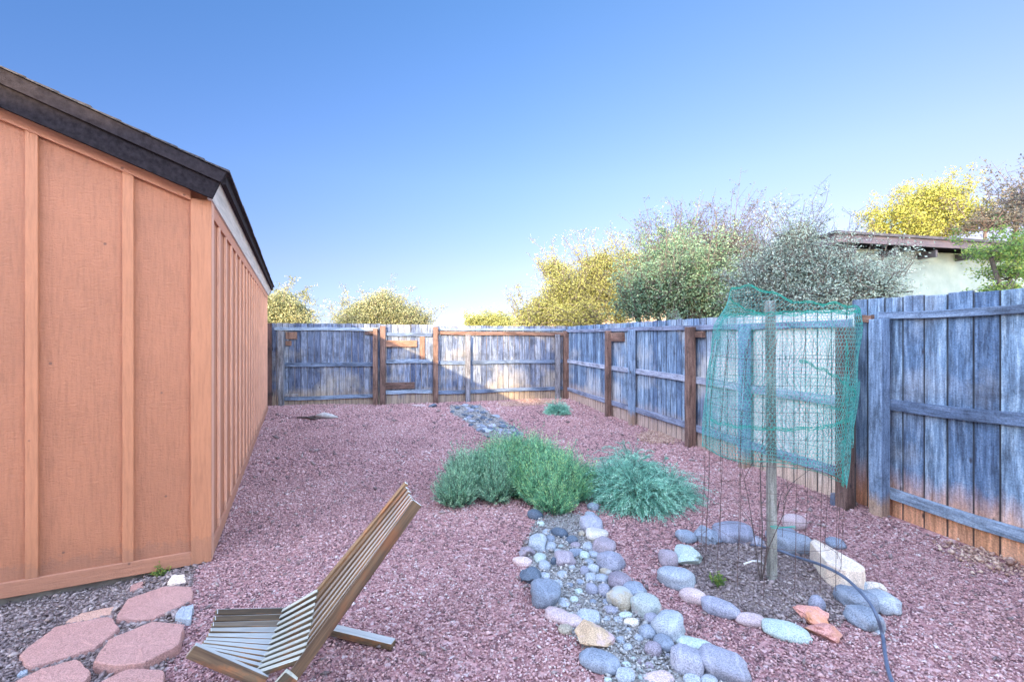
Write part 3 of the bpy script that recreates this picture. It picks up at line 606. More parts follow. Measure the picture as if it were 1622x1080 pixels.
CREEK_ROCKS = [
 (848, 817, 24, 17, 20, 'slate', 'r', 'dark slate rock under the front left skirt of the green shrub'),
 (857, 831, 12, 9, 0, 'green', 'r', 'small grey green pebble just below the dark slate rock by the shrub'),
 (886, 845, 32, 15, 32, 'slate', 'r', 'long dark blue rock slanting below the green shrub'),
 (906, 857, 19, 13, 0, 'slate', 'r', 'small oval dark blue rock at the lower end of the long slanting one'),
 (866, 844, 14, 9, 0, 'light', 'r', 'small pale rock left of the long slanting dark rock'),
 (852, 863, 28, 24, 0, 'light', 'b', 'large pale blue rock at the upper left of the creek'),
 (872, 855, 15, 12, 0, 'blue', 'r', 'small blue grey rock touching the large pale blue rock on its upper right'),
 (873, 869, 15, 16, 0, 'light', 'b', 'pale squarish rock touching the large pale blue rock on its lower right'),
 (835, 876, 26, 19, 15, 'mauve', 'j', 'dark speckled rock at the far left of the creek rim'),
 (884, 876, 12, 10, 0, 'light', 'r', 'small pale pebble left of the mauve oblong rock'),
 (895, 889, 30, 21, 0, 'mauve', 'b', 'mauve oblong rock in the middle of the upper creek'),
 (913, 877, 27, 16, -18, 'blue', 'j', 'blue grey wedge rock above the mauve oblong rock'),
 (912, 865, 16, 10, 0, 'mauve', 'r', 'small mauve rock under the oval dark blue rock'),
 (932, 868, 16, 14, 0, 'light', 'r', 'small round pale blue rock left of the big purple brown rock'),
 (828, 889, 30, 17, 22, 'pink', 'f', 'flat pinkish rock at the left tip of the creek rim'),
 (856, 886, 19, 15, 0, 'green', 'r', 'small grey green rock in the left cluster'),
 (863, 898, 19, 16, 0, 'light', 'r', 'small pale rock at the foot of the left cluster'),
 (877, 892, 10, 18, 0, 'slate', 'u', 'small upright dark rock left of the mauve oblong rock'),
 (843, 916, 36, 30, 35, 'slate', 'j', 'jagged dark blue rock on the left creek rim'),
 (863, 914, 16, 11, 0, 'light', 'r', 'small pale rock right of the jagged dark blue rock'),
 (865, 944, 45, 36, 0, 'blue', 'b', 'biggest blue rock on the left creek rim'),
 (884, 925, 15, 12, 0, 'light', 'f', 'small flat pale rock above the biggest blue rock'),
 (935, 818, 16, 12, 0, 'light', 'r', 'small pale blue rock topmost in the right rim below the shrubs'),
 (940, 804, 18, 13, 0, 'blue', 'r', 'blue rock between the green shrub and the teal shrub'),
 (938, 834, 34, 21, 0, 'lav', 'b', 'periwinkle blue rock directly above the cream white rock'),
 (945, 849, 32, 20, 0, 'cream', 'b', 'cream white rock on the right creek rim'),
 (957, 868, 36, 26, 18, 'mauve', 'b', 'big purple brown rock below the cream white rock'),
 (922, 847, 10, 11, 0, 'tan', 'r', 'small tan pebble left of the cream white rock'),
 (968, 893, 38, 30, 15, 'lav', 'b', 'large pale lavender rock below the big purple brown rock'),
 (941, 880, 20, 12, 25, 'light', 'r', 'small pale oval rock left of the big purple brown rock'),
 (926, 882, 16, 14, 0, 'green', 'r', 'small pale green pebble right of the blue grey wedge rock'),
 (934, 892, 14, 10, 0, 'light', 'r', 'small pale pebble under the pale green pebble'),
 (949, 891, 12, 10, 0, 'light', 'r', 'small pale pebble touching the large pale lavender rock on its left'),
 (940, 903, 19, 16, 25, 'light', 'r', 'pale blue egg shaped rock in the middle of the pebble band'),
 (926, 906, 14, 15, 0, 'lav', 'r', 'small lavender pebble left of the pale egg shaped rock'),
 (960, 907, 20, 11, 20, 'tan', 'r', 'mossy tan rock under the large pale lavender rock'),
 (936, 917, 17, 14, 0, 'light', 'r', 'round pale pebble above the twin grey pebbles'),
 (954, 918, 22, 13, 0, 'light', 'r', 'pale oval pebble left of the pinkish grey round rock'),
 (982, 923, 35, 27, 0, 'mauve', 'r', 'pinkish grey round rock on the right creek rim'),
 (938, 936, 19, 19, 0, 'lav', 'r', 'left one of the twin grey pebbles'),
 (958, 938, 20, 22, 0, 'lav', 'r', 'right one of the twin grey pebbles'),
 (1005, 939, 38, 25, 0, 'blue', 'r', 'smooth blue grey oval rock right of the cream tan rock'),
 (984, 953, 38, 32, 30, 'tan', 'b', 'cream tan rock in the right rim'),
 (1024, 965, 38, 36, -25, 'duo', 'b', 'two tone green and pink rock on the right rim'),
 (968, 968, 22, 14, 25, 'lav', 'r', 'dark lavender pebble below the cream tan rock'),
 (961, 955, 12, 10, 0, 'blue', 'r', 'small blue pebble left of the cream tan rock'),
 (992, 976, 21, 10, 0, 'green', 'r', 'thin pale green pebble under the cream tan rock'),
 (981, 983, 16, 10, 0, 'light', 'f', 'flat pale pebble left of the white oval pebble'),
 (1001, 988, 23, 14, 10, 'cream', 'r', 'white oval pebble below the thin pale green pebble'),
 (994, 998, 17, 10, 15, 'light', 'f', 'flat pale pebble below the white oval pebble'),
 (1034, 985, 22, 22, 0, 'lav', 'r', 'blue violet rock partly behind the large square pale green rock'),
 (1062, 997, 42, 42, 25, 'light', 'b', 'large square pale green grey rock with a crack line'),
 (1028, 1004, 28, 23, 10, 'blue', 'r', 'blue grey rock left of the large square pale rock'),
 (1053, 1022, 34, 23, 38, 'blue', 'r', 'slanted blue oblong rock below the large square pale rock'),
 (1036, 1032, 25, 22, 15, 'mauve', 'r', 'dull grey rock half sunk left of the slanted blue oblong rock'),
 (1102, 1022, 54, 23, 12, 'green', 'f', 'pale mint green oval rock near the photo bottom'),
 (1094, 1053, 48, 40, 20, 'lav', 'b', 'grey lavender rock left of the largest lower right rock'),
 (1148, 1059, 72, 44, 18, 'lav', 'b', 'largest speckled lavender rock at the lower right of the creek'),
 (1097, 1079, 26, 16, 0, 'light', 'r', 'pale blue rock cut by the photo bottom, left one of two under the large rocks'),
 (1124, 1080, 26, 16, 0, 'light', 'r', 'pale blue rock cut by the photo bottom, right one of two under the large rocks'),
 (892, 978, 66, 24, 22, 'pink', 'f', 'long flat pinkish rock below the biggest blue rock'),
 (896, 999, 22, 14, 0, 'tan', 'r', 'small round tan rock under the long flat pinkish rock'),
 (940, 1013, 58, 38, 10, 'orange', 'j', 'chunky orange tan rock on the left creek rim'),
 (950, 1052, 66, 32, 22, 'blue', 'r', 'long blue grey rock with tan end below the chunky orange tan rock'),
 (991, 1074, 30, 22, 0, 'light', 'r', 'pale blue rock cut by the photo bottom beside the long blue grey rock'),
 (1045, 1076, 44, 18, 0, 'pink', 'f', 'pink flat rock at the photo bottom in the creek middle'),
 (932, 978, 38, 24, 10, 'light', 'f', 'flat pale rock half sunk in gravel right of the long flat pinkish rock'),
 (893, 956, 18, 16, 0, 'light', 'f', 'small pale rock tucked against the right of the biggest blue rock'),
 (905, 899, 13, 8, 0, 'light', 'r', 'tiny pale pebble under the mauve oblong rock'),
 (972, 876, 11, 8, 0, 'pink', 'r', 'tiny pink pebble right of the big purple brown rock'),
 (1012, 1012, 14, 10, 0, 'light', 'r', 'small pale pebble left of the dull grey half sunk rock'),
]
for r_ in CREEK_ROCKS: rock(*r_, CG)
_taken = [(r_[0], r_[1], r_[2], r_[3]) for r_ in CREEK_ROCKS]; _n = 0
while _n < 26:
    px, py = random.uniform(855, 1090), random.uniform(860, 1078)
    x, y, z = GG(px, py)
    s_ = random.uniform(9, 17)
    if not inpoly(np.array([x]), np.array([y]), CREEK1)[0] or any(abs(px-a) < (w_+s_)*.5 and abs(py-b) < (h_+s_*.7)*.5 for a, b, w_, h_ in _taken): 
        if random.random() < .995: continue
        else: _n += 1; continue
    _taken.append((px, py, s_, s_*.7)); _n += 1
    rock(px, py, s_, s_*.68, 0, random.choice(['blue', 'blue', 'lav', 'light', 'mauve', 'green']), 'r', 'small loose cobble lying on the pea gravel in the middle of the dry creek', 'small cobbles in the creek channel')
RING_ROCKS = [
 (1089, 852, 30, 20, 0, 'blue', 'r', 'small grey blue rock at the back left of the ring'),
 (1120, 852, 40, 31, 0, 'blue', 'j', 'angular blue grey rock second along the back of the ring'),
 (1165, 849, 54, 30, 0, 'lav', 'b', 'large smooth blue lavender rock at the back of the ring'),
 (1199, 859, 20, 17, 0, 'lav', 'r', 'small blue rock just left of the wooden stake'),
 (1255, 861, 56, 34, 0, 'blue', 'b', 'large slate blue rock just right of the wooden stake'),
 (1261, 831, 34, 28, 0, 'pink', 'u', 'upright pinkish rock behind the ring right of the stake'),
 (1093, 885, 46, 36, 20, 'green', 'j', 'angular pale green rock inside the left of the ring'),
 (1060, 888, 28, 31, 0, 'mauve', 'r', 'mauve grey rock at the far left of the ring'),
 (1074, 919, 50, 33, 22, 'light', 'b', 'pale blue green oblong rock at the left of the ring'),
 (1099, 947, 38, 24, 22, 'pink', 'r', 'pale pink rock at the lower left of the ring'),
 (1142, 966, 58, 28, 25, 'lav', 'r', 'long lavender rock at the front left of the ring'),
 (1191, 985, 44, 20, 8, 'pink', 'r', 'low pink rock at the front of the ring'),
 (1248, 1000, 66, 33, 8, 'green', 'f', 'large pale green rock with a seam at the front of the ring'),
 (1296, 961, 23, 30, 0, 'lav', 'u', 'upright lavender rock behind the red sandstone chunk'),
 (1326, 863, 24, 17, 0, 'blue', 'r', 'small blue grey rock behind the pale sandstone slab'),
 (1352, 924, 38, 30, 0, 'light', 'r', 'round pale blue rock below the tip of the sandstone slab'),
 (1390, 934, 36, 22, 12, 'cream', 'j', 'cream rock on the outer side of the hose'),
 (1364, 955, 50, 36, 0, 'blue', 'b', 'large blue grey rock left of the hose'),
 (1403, 959, 38, 33, 0, 'light', 'b', 'pale grey rock right of the hose'),
 (1375, 984, 45, 34, 0, 'blue', 'b', 'lowest blue rock under the hose'),
 (1393, 1000, 14, 9, 0, 'light', 'f', 'tiny flat pale stone below the lowest blue rock by the hose'),
]
for r_ in RING_ROCKS: rock(*r_, RG)
# red sandstone chunk and pale slab
rock(1288, 978, 46, 34, 38, 'red', 'j', 'pink red sandstone chunk at the front right of the ring', RG, name='sandstone_chunk')
rock(1310, 1003, 46, 28, 8, 'red', 'j', 'rusty orange crumbled sandstone piece below the pink red chunk', RG, name='sandstone_chunk')
zt = .15
sl_px = [(1282, 856), (1292, 852), (1372, 898), (1366, 905), (1330, 902), (1308, 890)]
st = [G(*p, z=zt+.0) for p in sl_px]; cx = sum(p[0] for p in st)/6; cy = sum(p[1] for p in st)/6
sp = [(x-cx, y-cy) for x, y in st]
if sum(sp[k][0]*sp[(k+1) % 6][1]-sp[(k+1) % 6][0]*sp[k][1] for k in range(6)) < 0: sp = sp[::-1]
slab = rough_prism('sandstone_slab', sp, zt, ROCK['sand'], 77); slab.location = (cx, cy, 0)
tag(slab, 'pale cream wedge shaped sandstone slab at the back right of the ring', 'rock', RG)
# slate pieces at the head of the creek
base = None
for i in range(62):
    for _ in range(30):
        px = random.uniform(712, 832); py = random.uniform(642, 692)
        x, y, z = GG(px, py)
        if inpoly(np.array([x]), np.array([y]), CREEK2)[0]: break
    s = random.uniform(9, 16)
    o = rock(px, py, s, s*.5, random.choice([0, 25, -25, 40]), random.choice(['slate', 'blue', 'slate', 'lav', 'light', 'slate', 'blue']), 'j',
        'small flat slate piece in the far creek head by the back fence', 'slate pieces at the creek head', name='slate_piece', cat='slate')
rock(686, 643, 13, 8, 0, 'slate', 'j', 'lone dark slate lump at the foot of the tall brown post', None, name='slate_piece', cat='slate')
rock(666, 642.5, 26, 4, 0, 'pink', 'f', 'flat pinkish stone lying beside the lone slate lump at the back fence', None, name='flat_stone')
rock(1180, 862, 8, 6, 0, 'mauve', 'r', 'tiny mauve pebble inside the back of the ring', RG)

# ------------------------------------------------------------------ fences
def fence(label, p0, p1, h0, h1, rails, boards_mat, posts=(), plates=(), bw=.14, kick=None, gapat=(), bottom=-.12, wob=.006, sag=0):
    p0 = Vector(p0); p1 = Vector(p1); L = (p1-p0).length; rz = math.atan2(p1.y-p0.y, p1.x-p0.x)
    t = thing('wooden_fence', label, 'fence', (p0.x, p0.y, 0), rz)
    b = MB(); x = 0; i = 0
    while x < L-.02:
        wd = min(bw*random.uniform(.93, 1.07), L-x)
        H = h0+(h1-h0)*(x/L); dy = random.uniform(0, .004); j = random.uniform(-wob, wob)
        if not any(a < x+wd/2 < c for a, c in gapat):
            cut = random.uniform(-.006, .006)
            b.box(x+.0026, x+wd-.0026, dy, dy+.019, bottom, H+j, top=(0, cut))
        x += wd; i += 1
    b.build('board_panel', M[boards_mat], t, bevel=.0035)
    for (x0, x1, z0, z1, hh, *m) in rails:
        n = 6; r = MB(); off = random.random()
        for k in range(1):
            v = []; m_ = m[0] if m else 'rail'; dep = m[1] if len(m) > 1 else .038
            for q in range(n+1):
                u = q/n; xx = x0+(x1-x0)*u; zz = z0+(z1-z0)*u+.006*math.sin(q*1.7+z0*9)
                v += [(xx, -dep, zz), (xx, -.002, zz), (xx, -.002, zz+hh), (xx, -dep, zz+hh)]
            f = [(q*4+a, q*4+(a+1) % 4, q*4+4+(a+1) % 4, q*4+4+a) for q in range(n) for a in range(4)]+[(0, 1, 2, 3), (n*4+3, n*4+2, n*4+1, n*4)]
            r.add(v, f, off)
        r.build('rail', M[m_], t, bevel=.003)
    for (x, wd, top, m_, y0, y1, *lean) in posts:
        r = MB(); ln = lean[0] if lean else 0
        r.add([(x-wd/2, y0, -.15), (x+wd/2, y0, -.15), (x+wd/2, y1, -.15), (x-wd/2, y1, -.15),
               (x-wd/2+ln, y0, top), (x+wd/2+ln, y0, top), (x+wd/2+ln, y1, top), (x-wd/2+ln, y1, top)],
              [(3, 2, 1, 0), (4, 5, 6, 7), (0, 1, 5, 4), (1, 2, 6, 5), (2, 3, 7, 6), (3, 0, 4, 7)], random.uniform(.3, .7))
        o = r.build('post', M[m_], t, bevel=.005)
        if m_ in ('brown', 'dark_brown'): o['label'] = 'reddish brown post'
    for (x0, x1, z0, z1, m_, y0, y1) in plates:
        r = MB(); r.box(x0, x1, y0, y1, z0, z1, random.random()); o = r.build('patch_board', M[m_], t, bevel=.003); o['label'] = 'brown patch board'
    return t
def sx(p0, p1, px):                       # distance along a fence line at which a sight line of the photograph meets it
    k = (px-CX)/FPX; dx, dy = p1[0]-p0[0], p1[1]-p0[1]; L = math.hypot(dx, dy)
    return (k*p0[1]-p0[0])/(dx-k*dy)*L
def hz(p0, p1, px, py):
    s = sx(p0, p1, px); L = math.hypot(p1[0]-p0[0], p1[1]-p0[1]); Y = p0[1]+(p1[1]-p0[1])*s/L
    return CAMH-(py-CY)*Y/FPX
A0, A1, B1, C1 = (-5.75, 10.28), (-3.04, 10.50), (-1.83, 10.68), (1.40, 11.60)
S = lambda px: sx(A0, A1, px); Hh = lambda px, py: hz(A0, A1, px, py)
LA = math.hypot(A1[0]-A0[0], A1[1]-A0[1])
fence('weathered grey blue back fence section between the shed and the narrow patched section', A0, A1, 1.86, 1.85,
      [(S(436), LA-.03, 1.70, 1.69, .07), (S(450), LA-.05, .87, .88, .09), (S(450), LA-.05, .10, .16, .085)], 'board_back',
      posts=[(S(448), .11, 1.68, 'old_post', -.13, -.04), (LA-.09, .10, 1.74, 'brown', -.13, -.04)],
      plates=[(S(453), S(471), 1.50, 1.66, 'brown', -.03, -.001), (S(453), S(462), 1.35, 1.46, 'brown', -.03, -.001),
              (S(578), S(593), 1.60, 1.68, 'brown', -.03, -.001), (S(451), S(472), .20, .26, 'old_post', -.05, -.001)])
# brown panel right by the shed
t = thing('wooden_fence', 'dark brown fence panel squeezed between shed and grey back fence', 'fence', (-6.35, 10.18, 0), math.atan2(.1, .9))
b = MB()
for i in range(6): b.box(i*.155+.002, i*.155+.152, 0, .018, -.1, 1.86, random.random())
b.build('board_panel', M['dark_brown'], t)
for z in (.22, 1.24): MB().box(0, .95, -.035, -.002, z, z+.08).build('rail', M['dark_brown'], t)
S = lambda px: sx(A1, B1, px); LB = math.hypot(B1[0]-A1[0], B1[1]-A1[1])
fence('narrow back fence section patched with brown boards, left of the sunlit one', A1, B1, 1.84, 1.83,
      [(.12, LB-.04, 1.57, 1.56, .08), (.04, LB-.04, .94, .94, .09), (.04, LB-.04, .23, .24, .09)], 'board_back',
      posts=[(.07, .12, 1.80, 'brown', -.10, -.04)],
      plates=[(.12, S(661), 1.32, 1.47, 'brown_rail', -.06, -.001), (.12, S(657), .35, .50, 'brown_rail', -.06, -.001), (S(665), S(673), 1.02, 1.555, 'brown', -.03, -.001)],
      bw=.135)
S = lambda px: sx(B1, C1, px); LC = math.hypot(C1[0]-B1[0], C1[1]-B1[1])
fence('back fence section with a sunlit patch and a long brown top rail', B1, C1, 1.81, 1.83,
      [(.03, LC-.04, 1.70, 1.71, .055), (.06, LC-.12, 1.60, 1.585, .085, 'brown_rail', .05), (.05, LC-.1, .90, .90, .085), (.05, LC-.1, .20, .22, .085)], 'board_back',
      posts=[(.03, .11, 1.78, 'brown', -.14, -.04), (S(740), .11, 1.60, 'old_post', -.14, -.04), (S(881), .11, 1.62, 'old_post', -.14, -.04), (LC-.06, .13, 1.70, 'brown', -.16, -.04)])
D0, D1 = (1.40, 11.58), (2.875, 3.82)
S = lambda px: sx(D0, D1, px); LD = math.hypot(D1[0]-D0[0], D1[1]-D0[1])
s3 = S(1190)
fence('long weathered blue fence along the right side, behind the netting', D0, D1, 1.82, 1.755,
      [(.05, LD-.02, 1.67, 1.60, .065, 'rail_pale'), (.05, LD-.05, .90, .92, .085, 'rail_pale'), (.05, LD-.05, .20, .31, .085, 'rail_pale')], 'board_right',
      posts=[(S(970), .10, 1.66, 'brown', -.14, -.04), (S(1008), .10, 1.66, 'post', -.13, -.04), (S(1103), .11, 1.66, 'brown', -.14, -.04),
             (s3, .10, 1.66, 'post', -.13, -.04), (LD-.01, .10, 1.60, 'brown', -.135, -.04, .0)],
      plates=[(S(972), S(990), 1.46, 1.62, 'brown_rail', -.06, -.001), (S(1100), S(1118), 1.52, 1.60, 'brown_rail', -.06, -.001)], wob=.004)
E0, E1 = (2.97, 3.98), (3.44, 1.9)
S = lambda px: sx(E0, E1, px); LE = math.hypot(E1[0]-E0[0], E1[1]-E0[1])
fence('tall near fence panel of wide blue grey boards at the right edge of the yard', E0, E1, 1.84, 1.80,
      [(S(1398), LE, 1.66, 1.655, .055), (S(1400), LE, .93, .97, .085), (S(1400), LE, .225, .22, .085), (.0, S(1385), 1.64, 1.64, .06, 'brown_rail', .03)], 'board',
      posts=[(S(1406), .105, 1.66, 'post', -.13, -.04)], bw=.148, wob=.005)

# ------------------------------------------------------------------ shed
rz = math.atan2(.902, -.431)                # local x: along the long wall; local y: along the front wall, away from the corner
shed = thing('shed', 'orange board and batten shed with dark brown roof edge', 'shed', (-2.055, 3.08, 0), rz)
SL, SW, TH = 7.25, 4.0, 2.0; SLOPE = .38
def rz_(y): return 2.44+SLOPE*(y if y < SW/2 else SW-y)
def gable(x, t_, m, name, lift=0, y0=0, y1=SW, bot=0.02):
    b = MB(); ys = [y0, SW/2, y1] if y0 < SW/2 < y1 else [y0, y1]
    pr = [(y0, bot), (y1, bot)]+[(y, rz_(y)+lift) for y in ys[::-1]]
    n = len(pr); v = [(x, y, z) for y, z in pr]+[(x+t_, y, z) for y, z in pr]
    b.add(v, [tuple(range(n)), tuple(range(2*n-1, n-1, -1))]+[(i, i+n, (i+1) % n+n, (i+1) % n) for i in range(n)])
    return b.build(name, m, shed)
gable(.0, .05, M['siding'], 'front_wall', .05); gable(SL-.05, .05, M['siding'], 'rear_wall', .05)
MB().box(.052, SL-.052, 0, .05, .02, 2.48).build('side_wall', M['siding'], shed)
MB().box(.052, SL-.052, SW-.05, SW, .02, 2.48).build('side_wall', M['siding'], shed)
MB().box(.03, SL-.03, .03, SW-.03, -.15, .03).build('foundation', M['concrete'], shed)
# front battens, corner boards, base and frieze trim
for y in [.425+.45*k for k in range(8)]:
    MB().box(-.019, -.001, y-.028, y+.028, .088, rz_(y)-.03).build('batten', M['siding_trim'], shed, bevel=.002)
MB().box(-.022, -.001, -.02, .095, .0, rz_(.04)-.02).build('corner_board', M['siding_trim'], shed, bevel=.002)
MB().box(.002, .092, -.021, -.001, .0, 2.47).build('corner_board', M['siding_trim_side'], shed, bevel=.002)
MB().box(-.021, -.001, .0955, SW, .0, .088).build('base_trim', M['siding_trim_h'], shed, bevel=.002)
MB().box(.0925, SL, -.019, -.001, .0, .095).build('base_trim', M['siding_trim_h'], shed, bevel=.002)
MB().box(.0925, SL, -.017, -.001, 2.34, 2.47).build('frieze_trim', M['siding_trim_h'], shed, bevel=.002)
b = MB()
for (ya, yb) in ((.0955, SW/2), (SW/2, SW)):
    za, zb = rz_(ya), rz_(yb)
    v = [(x, y, z) for x in (-.025, -.0012) for y, z in ((ya, za-.055), (yb, zb-.055), (yb, zb+.04), (ya, za+.04))]
    b.add(v, [(0, 1, 2, 3), (7, 6, 5, 4), (0, 4, 5, 1), (1, 5, 6, 2), (2, 6, 7, 3), (3, 7, 4, 0)], .5)
b.build('frieze_trim', M['siding_trim_h'], shed, bevel=.002)
k = 0; x = .39
while x < SL-.05:
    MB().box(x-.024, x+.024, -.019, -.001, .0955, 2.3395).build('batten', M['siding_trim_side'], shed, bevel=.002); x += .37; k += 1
def rake(x0, x1, ya, lo, hi, m, name, cut=0):
    b = MB()
    for s_ in (0, 1):
        f_ = (lambda y: y) if not s_ else (lambda y: SW-y)
        pts = [(ya, rz_(0)+SLOPE*ya+lo), (SW/2, rz_(SW/2)+lo), (SW/2, rz_(SW/2)+hi), (ya-cut, rz_(0)+SLOPE*(ya-cut)+hi)]
        v = [(x, f_(y), z) for x in (x0, x1) for y, z in pts]
        b.add(v, [(0, 1, 2, 3), (7, 6, 5, 4), (0, 4, 5, 1), (1, 5, 6, 2), (2, 6, 7, 3), (3, 7, 4, 0)], .5)
    return b.build(name, m, shed, bevel=.002)
for x0, x1, x2 in ((-.10, -.075, -.115), (SL+.075, SL+.10, SL+.115)):
    rake(min(x0, x1), max(x0, x1), -.035, .0, .128, M['fascia'], 'rake_board', .045)
    a_, b_ = (-.118, -.0745) if x0 < 0 else (SL+.0745, SL+.118)
    rake(a_, b_, -.085, .1285, .215, M['fascia_v'], 'rake_trim', .035)
# eave board and trim along the long wall
MB().add([(x, y, z) for x in (-.075, SL+.075) for y, z in ((-.03, 2.43), (-.005, 2.43), (-.035, 2.55), (-.078, 2.545))],
         [(0, 1, 2, 3), (7, 6, 5, 4), (0, 4, 5, 1), (1, 5, 6, 2), (2, 6, 7, 3), (3, 7, 4, 0)]).build('eave_board', M['fascia_pale'], shed)
MB().box(-.074, SL+.074, -.112, -.079, 2.535, 2.612).build('eave_trim', M['fascia_v'], shed, bevel=.002)
# roof: deck with courses of shingles
b = MB(); sl_len = SW/2+.13
for side in (0, 1):
    nC = 15
    for c in range(nC):
        ya = -.135+(sl_len+.0)*c/nC; yb = ya+sl_len/nC+.03; x = -.13
        zb = lambda y: 2.44+SLOPE*y+.218
        while x < SL+.13:
            wd = random.uniform(.25, .38); x2 = min(x+wd, SL+.13); lift = .012+random.uniform(0, .007)
            yb_ = min(yb, SW/2); ya_ = ya-random.uniform(0, .006)
            q = [(ya_, zb(ya_)), (yb_, zb(yb_)), (yb_, zb(yb_)+.005), (ya_, zb(ya_)+lift)]
            v = [(xx, y if not side else SW-y, z) for xx in (x, x2-.004) for y, z in q]
            b.add(v, [(0, 1, 2, 3), (7, 6, 5, 4), (0, 4, 5, 1), (1, 5, 6, 2), (2, 6, 7, 3), (3, 7, 4, 0)]); x = x2
b.build('roof', M['shingle'], shed)

# ------------------------------------------------------------------ stick chair
chair = thing('folding_stick_chair', 'low wooden slat chair with fanned sticks standing on the gravel', 'chair', (-.93, 2.01, 0))
O = Vector((-.93, 2.01, 0))
def lerp3(a, b, t): return Vector(a).lerp(Vector(b), t)
def arc(t, amt): return Vector((0, 0, -amt*4*t*(1-t)))
FN, FF = (-1.20, 1.70, .34), (-1.235, 1.90, .36)
JN2, JF2 = (-1.00, 1.79, .165), (-1.10, 2.20, .185)
JN1, JF1 = (-.86, 1.80, .175), (-.985, 2.24, .225)
TN, TF = (-.425, 2.05, .765), (-.535, 2.31, .77)
def slat(name, p, q, wd, dp, mat, up=(0, 0, 1), wd2=None):
    """one stick as its own mesh: its local x runs along the stick so the grain follows it"""
    p, q = Vector(p), Vector(q); d_ = (q-p).normalized(); sd = d_.cross(Vector(up)).normalized(); u = sd.cross(d_).normalized(); L = (q-p).length
    b = MB(); a_, c_, h_ = wd/2, (wd2 or wd)/2, dp/2
    b.add([(-L/2, -a_, -h_), (L/2, -c_, -h_), (L/2, c_, -h_), (-L/2, a_, -h_), (-L/2, -a_, h_), (L/2, -c_, h_), (L/2, c_, h_), (-L/2, a_, h_)],
          [(3, 2, 1, 0), (4, 5, 6, 7), (0, 1, 5, 4), (1, 2, 6, 5), (2, 3, 7, 6), (3, 0, 4, 7)])
    o = b.build(name, M[mat], chair, bevel=.002)
    from mathutils import Matrix
    m = Matrix((d_, -sd, u)).transposed().to_4x4(); m.translation = (p+q)/2-O; o.matrix_local = m
    return o
def up_at(lat, amt, t, d_):
    T = Vector(lat)+Vector((0, 0, -amt*4*(1-2*t))); u = Vector(d_).cross(T)
    return (u if u.z > 0 else -u).normalized(), T.length
NS = 12
for i in range(NS):
    t = i/(NS-1)
    a = lerp3(FN, FF, t)+arc(t, .045); c = lerp3(JN2, JF2, t)+arc(t, .02)
    dd = (c-a).normalized(); c = c+dd*.03
    if i == 0: slat('seat_slat', a, c, .022, .050, 'stick')
    else:
        (u1, w1), (u2, w2) = up_at(Vector(FF)-Vector(FN), .045, t, dd), up_at(Vector(JF2)-Vector(JN2), .02, t, dd)
        slat('seat_slat', a+Vector((0, 0, random.uniform(-.0015, .0015))), c, w1/11*.80, .015, 'stick', up=(u1+u2)/2, wd2=w2/11*.80)
NB = 11
for i in range(NB):
    t = (i+.5)/NB
    a = lerp3(JN2, JF2, t)+arc(t, .02)+Vector((-.015, 0, .006)); c = lerp3(JN1, JF1, t)+arc(t, .02)+Vector((.03, .01, .045))
    slat('link_slat', a, c, .021, .020, 'stick_pale', up=up_at(Vector(JF1)-Vector(JN1), .02, t, c-a)[0])
NB = 9
for i in range(NB):
    t = i/(NB-1)
    a = lerp3(JN1, JF1, t)+arc(t, .02); c = lerp3(TN, TF, t)+arc(t, .03)
    dd = (c-a).normalized()
    a = a-dd*(.22 if i in (0, NB-1) else .02)
    c = c+dd*random.uniform(-.004, .004)
    slat('back_slat', a, c, .022 if i else .026, .020 if i else .046, 'stick_brown', up=up_at(Vector(TF)-Vector(TN), .03, t, dd)[0])
for p, q in (((-1.0, 2.30, .055), (-.575, 2.205, .022)), ((-.87, 1.86, .055), (-.44, 1.765, .022))): slat('rear_foot', p, q, .045, .034, 'stick')
for p, q in (((-.86, 1.78, .19), (-1.02, 1.74, .02)), ((-.99, 2.25, .2), (-1.16, 2.22, .02))): slat('front_leg', p, q, .024, .06, 'stick_pale')
for p, q in ((lerp3(JN1, JF1, 0), lerp3(JN1, JF1, 1)), (lerp3(JN2, JF2, 0), lerp3(JN2, JF2, 1))):
    b = MB(); p, q = Vector(p)-Vector((0, 0, .01)), Vector(q)-Vector((0, 0, .01)); m_ = (p+q)/2-Vector((0, 0, .02))
    b.tube([p-O, m_-O, q-O], .004, 6); b.build('hinge_rod', M['wire'], chair)

